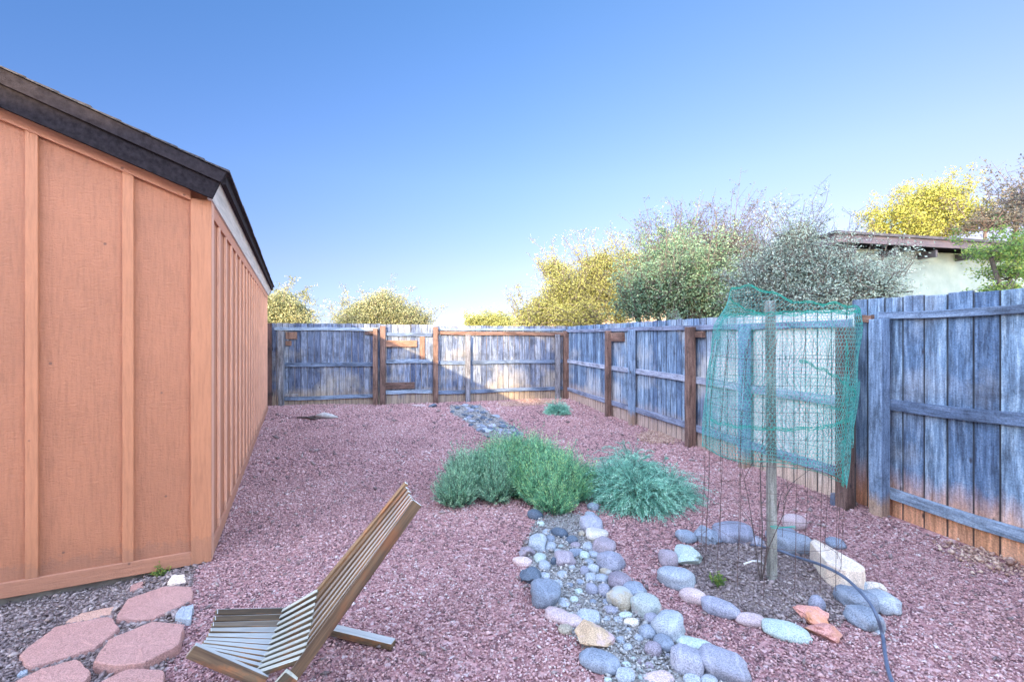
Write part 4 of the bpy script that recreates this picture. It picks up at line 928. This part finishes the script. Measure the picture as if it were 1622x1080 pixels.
# ------------------------------------------------------------------ foliage
def diamonds(P, Dv, Nv, ln, wd):
    """leaf quads: base P, direction Dv, side Nv"""
    a = P; b_ = P+Dv*ln[:, None]*.5+Nv*wd[:, None]*.5; c = P+Dv*ln[:, None]; d_ = P+Dv*ln[:, None]*.5-Nv*wd[:, None]*.5
    return np.stack([a, b_, c, d_], 1).reshape(-1, 3)
def unit(a): return a/np.maximum(np.linalg.norm(a, axis=-1, keepdims=True), 1e-9)
def rvec(n): return unit(RS.normal(0, 1, (n, 3)))
def sprigs(bases, dirs, lens, bend, nl, leaf_len, leaf_w, droop=0.0, seg=6):
    """plants made of curved stems set with narrow leaves; returns leaf verts, per-leaf random, stem strips"""
    n = len(bases); T = np.linspace(0.12, 1, nl); side = rvec(n)
    side = unit(np.cross(dirs, side))
    LV, LR = [], []
    shade = RS.uniform(0, 1, n)
    for t in T:
        P = bases+dirs*(lens*t)[:, None]+bend*(t*t)[:, None] if False else bases+dirs*(lens*t)[:, None]+bend*(t**2)
        P = P-np.array([0, 0, 1])*(droop*lens*t**2.2)[:, None]
        tan = unit(dirs*lens[:, None]+2*bend*t-np.array([0, 0, 1])*(droop*lens*2.2*t**1.2)[:, None])
        for q in range(2):
            rv = unit(np.cross(tan, rvec(n))); D = unit(tan*.9+rv*.55)
            N = unit(np.cross(D, rvec(n)))
            LV.append(diamonds(P, D, N, leaf_len*RS.uniform(.6, 1.2, n), leaf_w*RS.uniform(.7, 1.2, n)))
            LR.append(np.clip(shade*.62+t*.38-.04+RS.uniform(-.12, .12, n), 0, 1))
    S_ = []
    for k in range(seg):
        for t in (k/seg, (k+1)/seg):
            S_.append(bases+dirs*(lens*t)[:, None]+bend*(t**2)-np.array([0, 0, 1])*(droop*lens*t**2.2)[:, None])
    sv = []; wv = np.cross(dirs, side)
    for k in range(seg):
        a, c = S_[2*k], S_[2*k+1]; w0 = .0016*(1-.6*k/seg)
        sv.append(np.stack([a-side*w0, a+side*w0, c+side*w0*.8, c-side*w0*.8], 1).reshape(-1, 3))
    return np.concatenate(LV), np.concatenate(LR), np.concatenate(sv)
def quads(v): return np.arange(len(v)).reshape(-1, 4)
def shrub(name, label, blobs, n, mat, length, leaf, droop=0, lean=.5, cat='shrub', nl=9, spread=.55, stem='twig', up=1.0, loc=None):
    """blobs: (x, y, rx, ry, h): mounds of upright sprigs"""
    bx, by = blobs[0][0], blobs[0][1]; o = thing(name, label, cat, (bx, by, float(ground_z(bx, by))))
    Bs, Ds, Ls = [], [], []
    for (x, y, rx, ry, h, wgt) in blobs:
        m = int(n*wgt); a = RS.uniform(0, 6.283, m); r = np.sqrt(RS.uniform(0, 1, m))
        # stems start near the centre and lean outward; tips lie over a mound
        sx_, sy_ = np.cos(a)*r, np.sin(a)*r
        base_ = np.stack([x+sx_*rx*spread, y+sy_*ry*spread, np.zeros(m)], -1)
        hh = h*(1-.55*r**2)*RS.uniform(.62, 1.12, m)
        # part of the sprigs sit higher inside the mound, so its body is full
        lift = RS.uniform(0, .62, m)*hh*(1-r*.5); base_[:, 2] = ground_z(base_[:, 0], base_[:, 1])+lift
        base_[:, 0] += sx_*rx*.35*lift/np.maximum(h, .01); base_[:, 1] += sy_*ry*.35*lift/np.maximum(h, .01)
        D = unit(np.stack([sx_*rx*lean*2+RS.normal(0, .10, m)*h*1.5, sy_*ry*lean*2+RS.normal(0, .10, m)*h*1.5, hh*up], -1))
        Bs.append(base_); Ds.append(D); Ls.append(np.clip(length*RS.uniform(.55, 1.15, m)*(hh/h+.25), .04, None))
    B, D, L_ = np.concatenate(Bs), np.concatenate(Ds), np.concatenate(Ls)
    B = B-np.array([bx, by, float(ground_z(bx, by))])
    bend = RS.normal(0, 1, (len(B), 3))*L_[:, None]*.10; bend[:, 2] *= .3
    lv, lr, sv = sprigs(B, D, L_, bend, nl, leaf[0], leaf[1], droop)
    mesh('foliage', lv, quads(lv), mat, o, rnd=lr)
    mesh('stem', sv, quads(sv), M[stem], o)
    return o
def gp(px, py): x, y, z = GG(px, py); return x, y
# left bushy plants
def blob(px, py, rx, ry, h, wgt): x, y = gp(px, py); return (x, y, rx, ry, h, wgt)
LF = (.030, .0060)
def tufts(px, py, rx, ry, h, n, r=.13, seed=1):
    """a plant of many separate tufts of different height inside one footprint"""
    rd = random.Random(seed); x0, y0 = gp(px, py); out = [(x0, y0, rx*.55, ry*.55, h*.8, .16)]
    for _ in range(n):
        a = rd.uniform(0, 6.283); q = math.sqrt(rd.uniform(0, 1))*.92
        out.append((x0+math.cos(a)*rx*q, y0+math.sin(a)*ry*q, r*rd.uniform(.7, 1.3), r*rd.uniform(.7, 1.3), h*(1-.42*q*q)*rd.uniform(.72, 1.18), .84/n))
    return out
shrub('lavender_shrub', 'bushy blue green shrub at the left end of the planting, nearest the chair top', tufts(745, 783, .37, .32, .52, 20, .14, 3), 7500, M['lavender_blue'], .20, LF, lean=.45)
shrub('lavender_shrub', 'big bushy bright green shrub in the middle of the planting', tufts(818, 766, .46, .44, .58, 30, .14, 5), 12500, M['lavender'], .24, LF, lean=.4)
shrub('lavender_shrub', 'bushy green shrub leaning over the creek rocks left of the teal shrub', tufts(886, 792, .30, .36, .50, 18, .13, 8), 6500, M['lavender'], .22, LF, lean=.45)
shrub('juniper_shrub', 'teal grey shrub with long arching feathery stems, right of the green shrubs', [
      blob(1010, 800, .36, .34, .36, .4), blob(1003, 768, .40, .40, .46, .3), blob(1055, 790, .28, .28, .28, .15), blob(965, 785, .2, .2, .3, .15)], 2300, M['teal_needle'], .38, (.032, .0065), droop=.5, lean=1.0, nl=16, spread=.42, up=1.3)
shrub('small_shrub', 'small grey green plant alone near the back right corner', [blob(883, 656, .20, .18, .26, 1)], 420, M['teal_needle'], .20, (.05, .010), droop=.3, lean=.9, nl=8)
# tiny weeds
for (px, py, lab) in ((258, 912, 'tiny green weed at the foot of the shed corner'), (1137, 928, 'tiny bright green seedling inside the ring left of the stake')):
    shrub('weed', lab, [blob(px, py, .035, .035, .07, 1)], 30, M['leaf_bright'], .05, (.02, .009), cat='weed', nl=4)

def tree(name, label, cat, base, clumps, nleaf, lsize, lmat, trunks=1, tw=.10, twig_out=.25, bark='bark', nbr=18, cluster=.22, wisps=0, wisp_len=.6, group=None, flat=1.0):
    bx, by = base; o = thing(name, label, cat, (bx, by, -.16), 0, group)
    B = MB(); ends = []
    tot = sum(c[3]*c[4]*c[5] for c in clumps)
    for (cx, cy, cz, rx, ry, rz2) in clumps:
        c = Vector((cx-bx, cy-by, cz+.16))
        root = Vector((random.uniform(-.15, .15), random.uniform(-.15, .15), 0))
        midp = root.lerp(c, .5)+Vector((random.uniform(-.15, .15), random.uniform(-.15, .15), .15))
        low = c-Vector((0, 0, rz2*.5))
        B.tube([root, midp, low, c], [tw, tw*.72, tw*.5, tw*.3], 7)
        m = max(6, int(nbr*len(clumps)*(rx*ry*rz2)/tot))
        for _ in range(m):
            dv = Vector((random.gauss(0, 1), random.gauss(0, 1), random.gauss(.25, .9))).normalized()
            rr = random.uniform(.55, 1.0)
            e = c+Vector((dv.x*rx*rr, dv.y*ry*rr, dv.z*rz2*rr)); st_ = low.lerp(c, random.uniform(0, 1))
            md = st_.lerp(e, .5)+Vector((random.gauss(0, .08), random.gauss(0, .08), random.gauss(.05, .06)))
            B.tube([st_, md, e], [tw*.28, tw*.16, tw*.06], 4)
            for q in range(5):
                f = st_.lerp(e, random.uniform(.35, 1)); g = f+Vector((random.gauss(0, .35)*rx*.6, random.gauss(0, .35)*ry*.6, random.gauss(.12, .3)*rz2*.6))
                B.tube([f, f.lerp(g, .5)+Vector((0, 0, .02)), g], [tw*.10, tw*.07, tw*.035], 3); ends.append((f, g))
    for _ in range(wisps):                                       # sparse shoots standing out of the crown
        cc = random.choice(clumps)
        c = Vector((cc[0]-bx, cc[1]-by, cc[2]+.16)); a = random.uniform(0, 6.283); u_ = random.uniform(-.2, 1)
        s_ = c+Vector((math.cos(a)*cc[3]*.75*math.sqrt(max(0, 1-u_*u_*.6)), math.sin(a)*cc[4]*.75, u_*cc[5]*.85))
        e = s_+Vector((math.cos(a)*.55+random.gauss(0, .25), math.sin(a)*.3, 1)).normalized()*wisp_len*random.uniform(.4, 1.7)
        B.tube([s_, s_.lerp(e, .5)+Vector((random.gauss(0, .04), 0, 0)), e], [tw*.10, tw*.07, tw*.03], 3)
        for q in range(7):
            f2 = s_.lerp(e, random.uniform(.1, .95)); g2 = f2+Vector((random.gauss(0, .15), random.gauss(0, .15), random.uniform(0, .2)))*(wisp_len/.6)
            B.tube([f2, g2], [tw*.05, tw*.03], 3)
            ends.append((f2, g2, .35))
    B.build('trunk', M[bark], o)
    k = len(ends); w_ = np.array([e[2] if len(e) > 2 else 1.0 for e in ends]); w_ /= w_.sum()
    idx = RS.choice(k, nleaf, p=w_); F_ = np.array([tuple(e[0]) for e in ends]); G_ = np.array([tuple(e[1]) for e in ends])
    sml = np.array([.35 if len(e) > 2 else 1.0 for e in ends])[idx]
    t_ = RS.uniform(.1, 1.1, nleaf)[:, None]; P = F_[idx]*(1-t_)+G_[idx]*t_+RS.normal(0, 1, (nleaf, 3))*(cluster*sml)[:, None]*.5*np.array([1, 1, flat])
    shade = RS.uniform(0, 1, k)[idx]
    D = rvec(nleaf); N = unit(np.cross(D, rvec(nleaf)))
    lv = diamonds(P, D, N, lsize*RS.uniform(.6, 1.4, nleaf), lsize*.55*RS.uniform(.6, 1.3, nleaf))
    mesh('crown', lv, quads(lv), lmat, o, rnd=np.clip(shade*.68+RS.uniform(0, .32, nleaf), 0, 1))
    return o
def at(px, py, Y): return ((px-CX)*Y/FPX, Y, CAMH-(py-CY)*Y/FPX)
def cl(px, py, Y, rx, rz_2, ry=None):      # clump seen at a pixel at distance Y; radii in pixels
    x, y, z = at(px, py, Y); k = Y/FPX; return (x, y, z, rx*k, (ry or rx)*k, rz_2*k)
tree('broadleaf_tree', 'sunlit yellow olive tree beyond the fence just right of the shed eave', 'tree', at(450, 540, 17)[:2],
     [cl(440, 492, 17, 26, 34), cl(468, 505, 17, 22, 30), cl(425, 510, 17, 22, 30)], 30000, .070, M['leaf_olive'], wisps=24, wisp_len=.6, nbr=50, cluster=.3)
tree('sapling', 'thin shoot with a dark tip above the back fence, right of the olive tree', 'tree', at(498, 540, 15)[:2],
     [cl(498, 505, 15, 6, 18)], 200, .07, M['leaf_olive'], tw=.02, wisps=3, wisp_len=.6, nbr=4)
tree('broadleaf_tree', 'broad pale yellow round tree beyond the middle of the back fence', 'tree', at(605, 540, 21)[:2],
     [cl(575, 505, 21, 38, 30), cl(610, 492, 21, 38, 30), cl(640, 508, 21, 34, 28), cl(545, 518, 21, 22, 16), cl(672, 514, 21, 14, 18)], 55000, .075, M['leaf_olive'], wisps=50, wisp_len=.7, nbr=80, cluster=.36)
tree('low_bush', 'low yellow green bush over the back fence near the red hillside', 'bush', at(770, 540, 26)[:2],
     [cl(755, 513, 26, 24, 13), cl(790, 512, 26, 28, 12)], 16000, .09, M['leaf_yellow'], wisps=12, wisp_len=.5, tw=.06, nbr=40, cluster=.4)
tree('broadleaf_tree', 'large sunlit yellow bushy tree above the back right fence corner', 'tree', at(900, 540, 15)[:2],
     [cl(850, 500, 15, 42, 30), cl(895, 470, 15, 46, 44), cl(945, 455, 15.5, 48, 48), cl(985, 480, 15.5, 40, 50), cl(910, 505, 14.5, 60, 30), cl(880, 430, 15.5, 28, 28), cl(835, 512, 14.5, 30, 16), cl(950, 420, 15.5, 40, 26), cl(1000, 430, 15.5, 40, 40)], 95000, .055, M['leaf_yellow'], wisps=90, wisp_len=.7, nbr=90, cluster=.30)
tree('broadleaf_tree', 'dark green bushy tree with greyish upper twigs behind the right fence, left of the netting', 'tree', at(1090, 540, 10.5)[:2],
     [cl(1040, 465, 10.5, 60, 52), cl(1095, 450, 10.5, 62, 62), cl(1135, 475, 10.5, 60, 50), cl(1060, 405, 11, 50, 40), cl(1010, 490, 10.5, 36, 32)], 60000, .052, M['leaf_dark'], wisps=120, wisp_len=.6, nbr=80, cluster=.26)
tree('bare_tree', 'half bare purplish grey twiggy tree rising behind the dark green one', 'tree', at(1130, 540, 12.5)[:2],
     [cl(1060, 400, 12.5, 60, 36), cl(1130, 400, 12.5, 60, 44), cl(1190, 410, 12.5, 56, 44)], 14000, .05, M['leaf_bare'], wisps=150, wisp_len=.8, nbr=90, bark='twig', tw=.07)
tree('broadleaf_tree', 'grey green bushy tree behind the right fence, in front of the house', 'tree', at(1300, 540, 6.9)[:2],
     [cl(1230, 435, 7.2, 60, 52), cl(1290, 432, 7.0, 60, 46), cl(1350, 452, 6.7, 60, 38), cl(1395, 458, 6.5, 40, 30), cl(1290, 475, 6.8, 80, 36), cl(1200, 470, 7.3, 50, 40), cl(1262, 380, 7.2, 40, 34)], 58000, .034, M['leaf_grey'], wisps=150, wisp_len=.42, nbr=90, tw=.06, cluster=.18)
tree('broadleaf_tree', 'bright green spreading tree at the right edge against the house wall', 'tree', at(1660, 540, 6.5)[:2],
     [cl(1570, 402, 6.3, 46, 14), cl(1600, 430, 6.3, 44, 26), cl(1650, 400, 6.5, 60, 44), cl(1590, 460, 6.2, 34, 8)], 13000, .038, M['leaf_bright'], wisps=14, wisp_len=.3, nbr=16, tw=.05, cluster=.16, flat=.5)
tree('bare_tree', 'dark sparse branches entering at the upper right edge', 'tree', at(1700, 540, 7.5)[:2],
     [cl(1625, 312, 7.5, 40, 20), cl(1690, 330, 7.5, 60, 50)], 1500, .045, M['leaf_bare'], wisps=20, wisp_len=.4, nbr=16, bark='twig', tw=.06, cluster=.2)
tree('broadleaf_tree', 'sunlit lemon yellow tree rising above the roof of the house', 'tree', at(1470, 540, 22)[:2],
     [cl(1420, 345, 22, 28, 32), cl(1460, 325, 22, 38, 30), cl(1500, 318, 22, 34, 24), cl(1385, 360, 22, 14, 22), cl(1500, 352, 22, 60, 24), cl(1440, 372, 22, 50, 20)], 48000, .10, M['leaf_lemon'], wisps=60, wisp_len=.7, nbr=60, cluster=.42)
tree('bare_tree', 'pale thin leaved tree beyond the house right of the lemon yellow tree', 'tree', at(1580, 540, 20)[:2],
     [cl(1560, 355, 20, 50, 30), cl(1610, 335, 20, 50, 44)], 5000, .11, M['leaf_bare'], wisps=30, wisp_len=1.0, nbr=30, bark='twig', tw=.12)

# ------------------------------------------------------------------ neighbour's house
h0 = Vector((5.75, 8.1, 0)); ux = Vector((4.3, .95, 0)).normalized(); rz2 = math.atan2(ux.y, ux.x)
nh = thing('house', 'pale green stucco house with mauve fascia beyond the right fence', 'house', h0, rz2)
MB().box(.30, 9, .35, 6, -.2, 3.22).build('wall', M['stucco'], nh)
MB().box(0, 9.3, -.02, .02, 3.23, 3.37).build('fascia', M['mauve_fascia'], nh)
MB().add([(-.02, -.02, 3.20), (.02, -.02, 3.20), (.02, 5.6, 2.72), (-.02, 5.6, 2.72), (-.02, -.02, 3.37), (.02, -.02, 3.37), (.02, 5.6, 2.89), (-.02, 5.6, 2.89)],
         [(3, 2, 1, 0), (4, 5, 6, 7), (0, 1, 5, 4), (1, 2, 6, 5), (2, 3, 7, 6), (3, 0, 4, 7)]).build('fascia', M['mauve_fascia'], nh)
MB().add([(-.06, -.06, 3.372), (9.4, -.06, 3.372), (9.4, 5.6, 2.90), (-.06, 5.6, 2.90), (-.06, -.06, 3.42), (9.4, -.06, 3.42), (9.4, 5.6, 2.95), (-.06, 5.6, 2.95)],
         [(3, 2, 1, 0), (4, 5, 6, 7), (0, 1, 5, 4), (1, 2, 6, 5), (2, 3, 7, 6), (3, 0, 4, 7)]).build('roof', M['far_roof'], nh)
for i in range(9):
    MB().box(.45+i*.95, .50+i*.95, .03, .34, 3.06, 3.19).build('rafter_tail', M['far_roof'], nh)

# ------------------------------------------------------------------ unseen home and trees behind the camera, added and shaped to shade the yard
hm = thing('home', 'unseen tan single storey home added behind the viewer to shade the yard', 'house', (0, -3.6, 0))
MB().box(-9, 7, -8, 0, -.2, 2.79).build('wall', M['house_wall'], hm)
b = MB(); v = [(x, y, z) for x in (-9.5, 7.5) for y, z in ((.6, 3.0), (-4, 6.5), (-8.6, 3.0), (-8.6, 2.8), (.6, 2.8))]
b.add(v, [(0, 1, 2, 3, 4), (9, 8, 7, 6, 5)]+[(i, 5+i, 5+(i+1) % 5, (i+1) % 5) for i in range(5)]); b.build('roof', M['shingle'], hm)
for x in (-6.5, -2.2, 3.2):
    wf = MB().box(x, x+1.6, .001, .04, 1.0, 2.2).build('window', M['fascia_pale'], hm); MB().box(x+.07, x+1.53, .041, .045, 1.07, 2.13).build('pane', M['glass'], wf)
for (x, y, lab, cls) in ((-3.6, -10.5, 'unseen tall tree added for shade behind the home, left of two', [(-4.35, -10.5, 8.5, 2.3, 2.2, 2.0), (-3.5, -10.5, 6.4, 2.2, 1.8, 1.8), (-2.2, -10.8, 7.6, 2.4, 2, 2.6)]),
                      (1.5, -10.5, 'unseen tall tree added for shade behind the home, right of two', [(.6, -10.5, 8.0, 2.4, 2.3, 2.6), (3.0, -10.8, 8.2, 2.8, 2.2, 2.8), (.2, -10.5, 5.5, 2, 2, 1.8)])):
    tree('shade_tree', lab, 'tree', (x, y), cls, 22000, .22, M['leaf_dark'], nbr=50, tw=.2, cluster=.8)

# ------------------------------------------------------------------ caged sapling: stake, wire cage, netting
SXc, SYc = 1.60, 2.80
stk = MB()
stk.add([(a*.022+t*-.012, b_*.022, z) for t, z in ((0, -.08), (1, 1.735)) for a, b_ in ((-1, -1), (1, -1), (1, 1), (-1, 1))],
        [(3, 2, 1, 0), (4, 5, 6, 7), (0, 1, 5, 4), (1, 2, 6, 5), (2, 3, 7, 6), (3, 0, 4, 7)], .5)
o = stk.build('wooden_stake', M['stake'], bevel=.003); o.location = (SXc, SYc, 0)
tag(o, 'square weathered wooden stake standing in the ring of rocks', 'stake')
def prof(z):                                    # centre x, y and radius of the leaning cage / netting at height z
    zs = [0, .6, .88, 1.245, 1.57, 1.72]; cxs = [1.625, 1.655, 1.66, 1.685, 1.73, 1.75]; rs = [.40, .40, .405, .405, .395, .37]
    return np.interp(z, zs, cxs), 2.90+.02*z, np.interp(z, zs, rs)
def cagept(th, z, k=1.0):
    cx, cy, r = prof(z); r = r*k*(1+.02*math.sin(3*th+z*2)); return Vector((cx+r*math.cos(th), cy+r*.98*math.sin(th), z))
cage = thing('wire_cage', 'rusty welded wire cage around the stake', 'cage', (1.625, 2.90, 0)); CO = Vector((1.625, 2.90, 0))
b = MB(); NW = 17
for i in range(NW):
    th = 2*math.pi*i/NW+.1; b.tube([cagept(th+.01*math.sin(z*9+i), z, .97)-CO for z in np.linspace(-.01, 1.5, 9)], .0017, 4)
b.build('upright_wires', M['wire'], cage)
b = MB()
for z in [.17+.152*k for k in range(9)]:
    b.tube([cagept(2*math.pi*i/40, z+.006*math.sin(i*.7), .97)-CO for i in range(41)], .0013, 3)
b.build('hoop_wires', M['wire'], cage)
# netting: real hexagonal strands wrapped round the cage
net = thing('plastic_netting', 'teal green plastic hex netting draped around the wire cage', 'netting', (1.7, 2.92, .6)); NO = Vector((1.7, 2.92, .6))
def hexnet(name, th0, th1, zlo, zhi, surf, cell=.026, rad=.00095, mat='net'):
    width = (th1-th0)*.44; s = cell/math.sqrt(3); cols = int(width/(cell)); B_ = []
    zmax = 1.9; rows = int((zmax-.5)/(s*1.5))+1
    P0, P1 = [], []
    for r_ in range(rows):
        for c_ in range(cols):
            cx_ = (c_+.5*(r_ % 2))*cell; cz_ = .5+r_*s*1.5
            p = [(cx_+s*math.cos(R(90+60*k)), cz_+s*math.sin(R(90+60*k))) for k in range(6)]
            for k in (0, 1, 2):
                P0.append(p[k]); P1.append(p[k+1])
    P0, P1 = np.array(P0), np.array(P1)
    th = th0+P0[:, 0]/width*(th1-th0); thb = th0+P1[:, 0]/width*(th1-th0)
    ok = (P0[:, 1] > np.vectorize(zlo)(th)) & (P0[:, 1] < np.vectorize(zhi)(th)) & (RS.uniform(0, 1, len(th)) > .02)
    th, thb, z0_, z1_ = th[ok], thb[ok], P0[ok, 1], P1[ok, 1]
    A = np.array([tuple(surf(a, z)) for a, z in zip(th, z0_)])-np.array(NO); Bq = np.array([tuple(surf(a, z)) for a, z in zip(thb, z1_)])-np.array(NO)
    d_ = unit(Bq-A); s1 = unit(np.cross(d_, np.array([.3, .5, .81]))); s2 = np.cross(d_, s1)
    vs = np.stack([A+s1*rad, A-s1*rad*.5+s2*rad*.87, A-s1*rad*.5-s2*rad*.87, Bq+s1*rad, Bq-s1*rad*.5+s2*rad*.87, Bq-s1*rad*.5-s2*rad*.87], 1)
    n = len(A); f = np.array([(0, 1, 4, 3), (1, 2, 5, 4), (2, 0, 3, 5)])[None]+np.arange(n)[:, None, None]*6
    return mesh(name, vs.reshape(-1, 3), f.reshape(-1, 4), M[mat], net, rnd=np.repeat(np.clip(RS.uniform(0, 1, n), 0, 1), 3))
def s_main(th, z): 
    p = cagept(th, min(z, 1.76), 1.02+.02*math.sin(5*th+z*3)+.012*math.sin(11*th+z*17)); 
    if z > 1.60:
        c = math.cos(th); k = (z-1.60)/.22; p.x += (.07 if c < 0 else -.01)*k; p.z = z
    return p
def top_z(th):
    a = (th-math.pi+math.pi) % (2*math.pi)-math.pi
    return 1.69-.02*math.cos(th)+.12*math.exp(-(a/.95)**2)+.012*math.sin(4*th)+.008*math.sin(13*th)
def bot_z(th): return .70-.12*math.cos(th-.6)+.03*math.sin(3*th)
hexnet('hex_netting', 0, 2*math.pi, bot_z, top_z, s_main)
# second overlapping layer on the left side
def s_lap(th, z): p = s_main(th, z); c = prof(z); return Vector((c[0]+(p.x-c[0])*.93, c[1]+(p.y-c[1])*.93, p.z))
hexnet('netting_overlap', R(150), R(292), lambda a: .80, lambda a: 1.66, s_lap, cell=.024)
hexnet('netting_overlap', R(200), R(350), lambda a: .95+.13*math.sin(a), lambda a: 1.22-.25*math.sin(a*1.0+.2)*.4, lambda a, z: (lambda p, c: Vector((c[0]+(p.x-c[0])*1.03, c[1]+(p.y-c[1])*1.03, p.z)))(s_main(a, z), prof(z)), cell=.023)
# folded, bunched edges
def foldline(fn, n, th0, th1, strands, jit, rad=.0011):
    b = MB()
    for s_ in range(strands):
        ph = random.uniform(0, 6); am = random.uniform(.3, 1)*jit
        b.tube([fn(th0+(th1-th0)*i/n)+Vector((0, 0, am*math.sin(i*.9+ph)+random.uniform(-.3, .3)*jit))-NO for i in range(n+1)], rad, 3)
    b.build('bunched_fold', M['net_fold'], net)
foldline(lambda th: s_main(th, top_z(th)), 90, 0, 2*math.pi, 7, .010)
foldline(lambda th: s_main(th, 1.02+.035*math.cos(th-.3))*1.0, 70, R(185), R(370), 8, .012)
foldline(lambda th: s_main(th, 1.40-.32*(th-R(250))/R(110)), 50, R(255), R(355), 7, .014)
foldline(lambda th: s_main(th, 1.655+.012*math.cos(th)), 70, R(180), R(365), 6, .012)
foldline(lambda th: s_main(th, bot_z(th)), 70, 0, 2*math.pi, 2, .006)
b = MB()
for s_ in range(8):
    b.tube([s_main(R(352)+.04*math.sin(s_+i), .58+.13*i)+Vector((.01*math.sin(i*2+s_), .01*math.cos(i+s_), 0))-NO for i in range(8)], .0013, 3)
b.build('bunched_fold', M['net_fold'], net)
b = MB()
for s_ in range(5): b.tube([Vector((SXc-.03+.03*i, SYc-.03-.004*s_, .36+.006*math.sin(i*1.3+s_)))-NO for i in range(6)], .0013, 3)
b.build('tie_strand', M['net_fold'], net)
# sapling
sap = thing('sapling', 'thin leafless sapling twigs inside the wire cage', 'sapling', (1.52, 2.78, 0)); b = MB()
for i in range(4):
    a = random.uniform(0, 6.28); hgt = random.uniform(.5, 1.2); e = Vector((math.cos(a)*.18, math.sin(a)*.15, hgt))
    pts = [Vector((0, 0, 0)), e*.3+Vector((0, 0, .05)), e*.65+Vector((random.gauss(0, .02), 0, .04)), e]
    b.tube(pts, [.004, .003, .002, .001], 5)
    for q in range(4):
        s_ = pts[1].lerp(pts[3], random.random()); b.tube([s_, s_+Vector((random.gauss(0, .07), random.gauss(0, .07), random.uniform(.03, .14)))], [.002, .001], 3)
b.build('trunk', M['twig'], sap)
# drip tube
b = MB(); q = [(1178, 893, .10), (1192, 888, .12), (1206, 889, .12), (1215, 899, .07), (1219, 915, .01)]
b.tube([(*G(px, py, z), z) for px, py, z in q], .006, 8); tag(b.build('drip_tube', M['white_tube'], smooth=True), 'short bent white drip tube at the foot of the stake', 'tube')
# hose
hp = [(1188, 862, .03), (1210, 866, .03), (1235, 872, .10), (1262, 882, .10), (1300, 894, .17), (1335, 912, .17), (1360, 934, .16), (1378, 955, .15), (1390, 978, .12), (1398, 1005, .03), (1402, 1035, .02), (1408, 1065, .02), (1420, 1095, .02), (1440, 1130, .02)]
pts = [Vector((*G(a, b2, z), z)) for a, b2, z in hp]; sm = []
for i in range(len(pts)-1):
    p0, p1, p2, p3 = pts[max(i-1, 0)], pts[i], pts[i+1], pts[min(i+2, len(pts)-1)]
    for k in range(6):
        t_ = k/6; sm.append(.5*((2*p1)+(p2-p0)*t_+(2*p0-5*p1+4*p2-p3)*t_*t_+(3*p1-p0-3*p2+p3)*t_**3))
b = MB(); b.tube(sm+[pts[-1]], .0085, 10); tag(b.build('garden_hose', M['hose'], smooth=True), 'black garden hose curving over the ring rocks towards the viewer', 'hose')
# debris near the back fence
b = MB()
x, y, z = GG(505, 664)
dr = thing('driftwood', 'weathered forked branch piece lying on the gravel near the back fence', 'wood', (x, y, z))
b.tube([(-.42, .03, .03), (-.2, .0, .035), (-.02, .05, .05), (.12, .2, .07)], [.014, .02, .03, .012], 7)
b.tube([(-.2, .0, .035), (-.1, -.12, .03), (.1, -.16, .05)], [.015, .022, .012], 7); b.build('branch', M['twig'], dr, smooth=True)
b = MB(); b.tube([(-.05, .0, .06), (.1, .0, .08), (.22, .03, .05), (.34, .05, .03)], [.03, .055, .045, .012], 8); b.build('bleached_wood', M['driftwood'], dr, smooth=True)
# little dark pot by the leaning brown post
x, y, z = GG(1322, 800)
b = MB(); b.tube([(0, 0, 0), (0, 0, .02), (0, 0, .10)], [.03, .035, .03], 10)
tag(b.build('black_pot', M['hose'], loc=(x, y, z)), 'small black plastic pot beside the leaning brown post', 'pot')
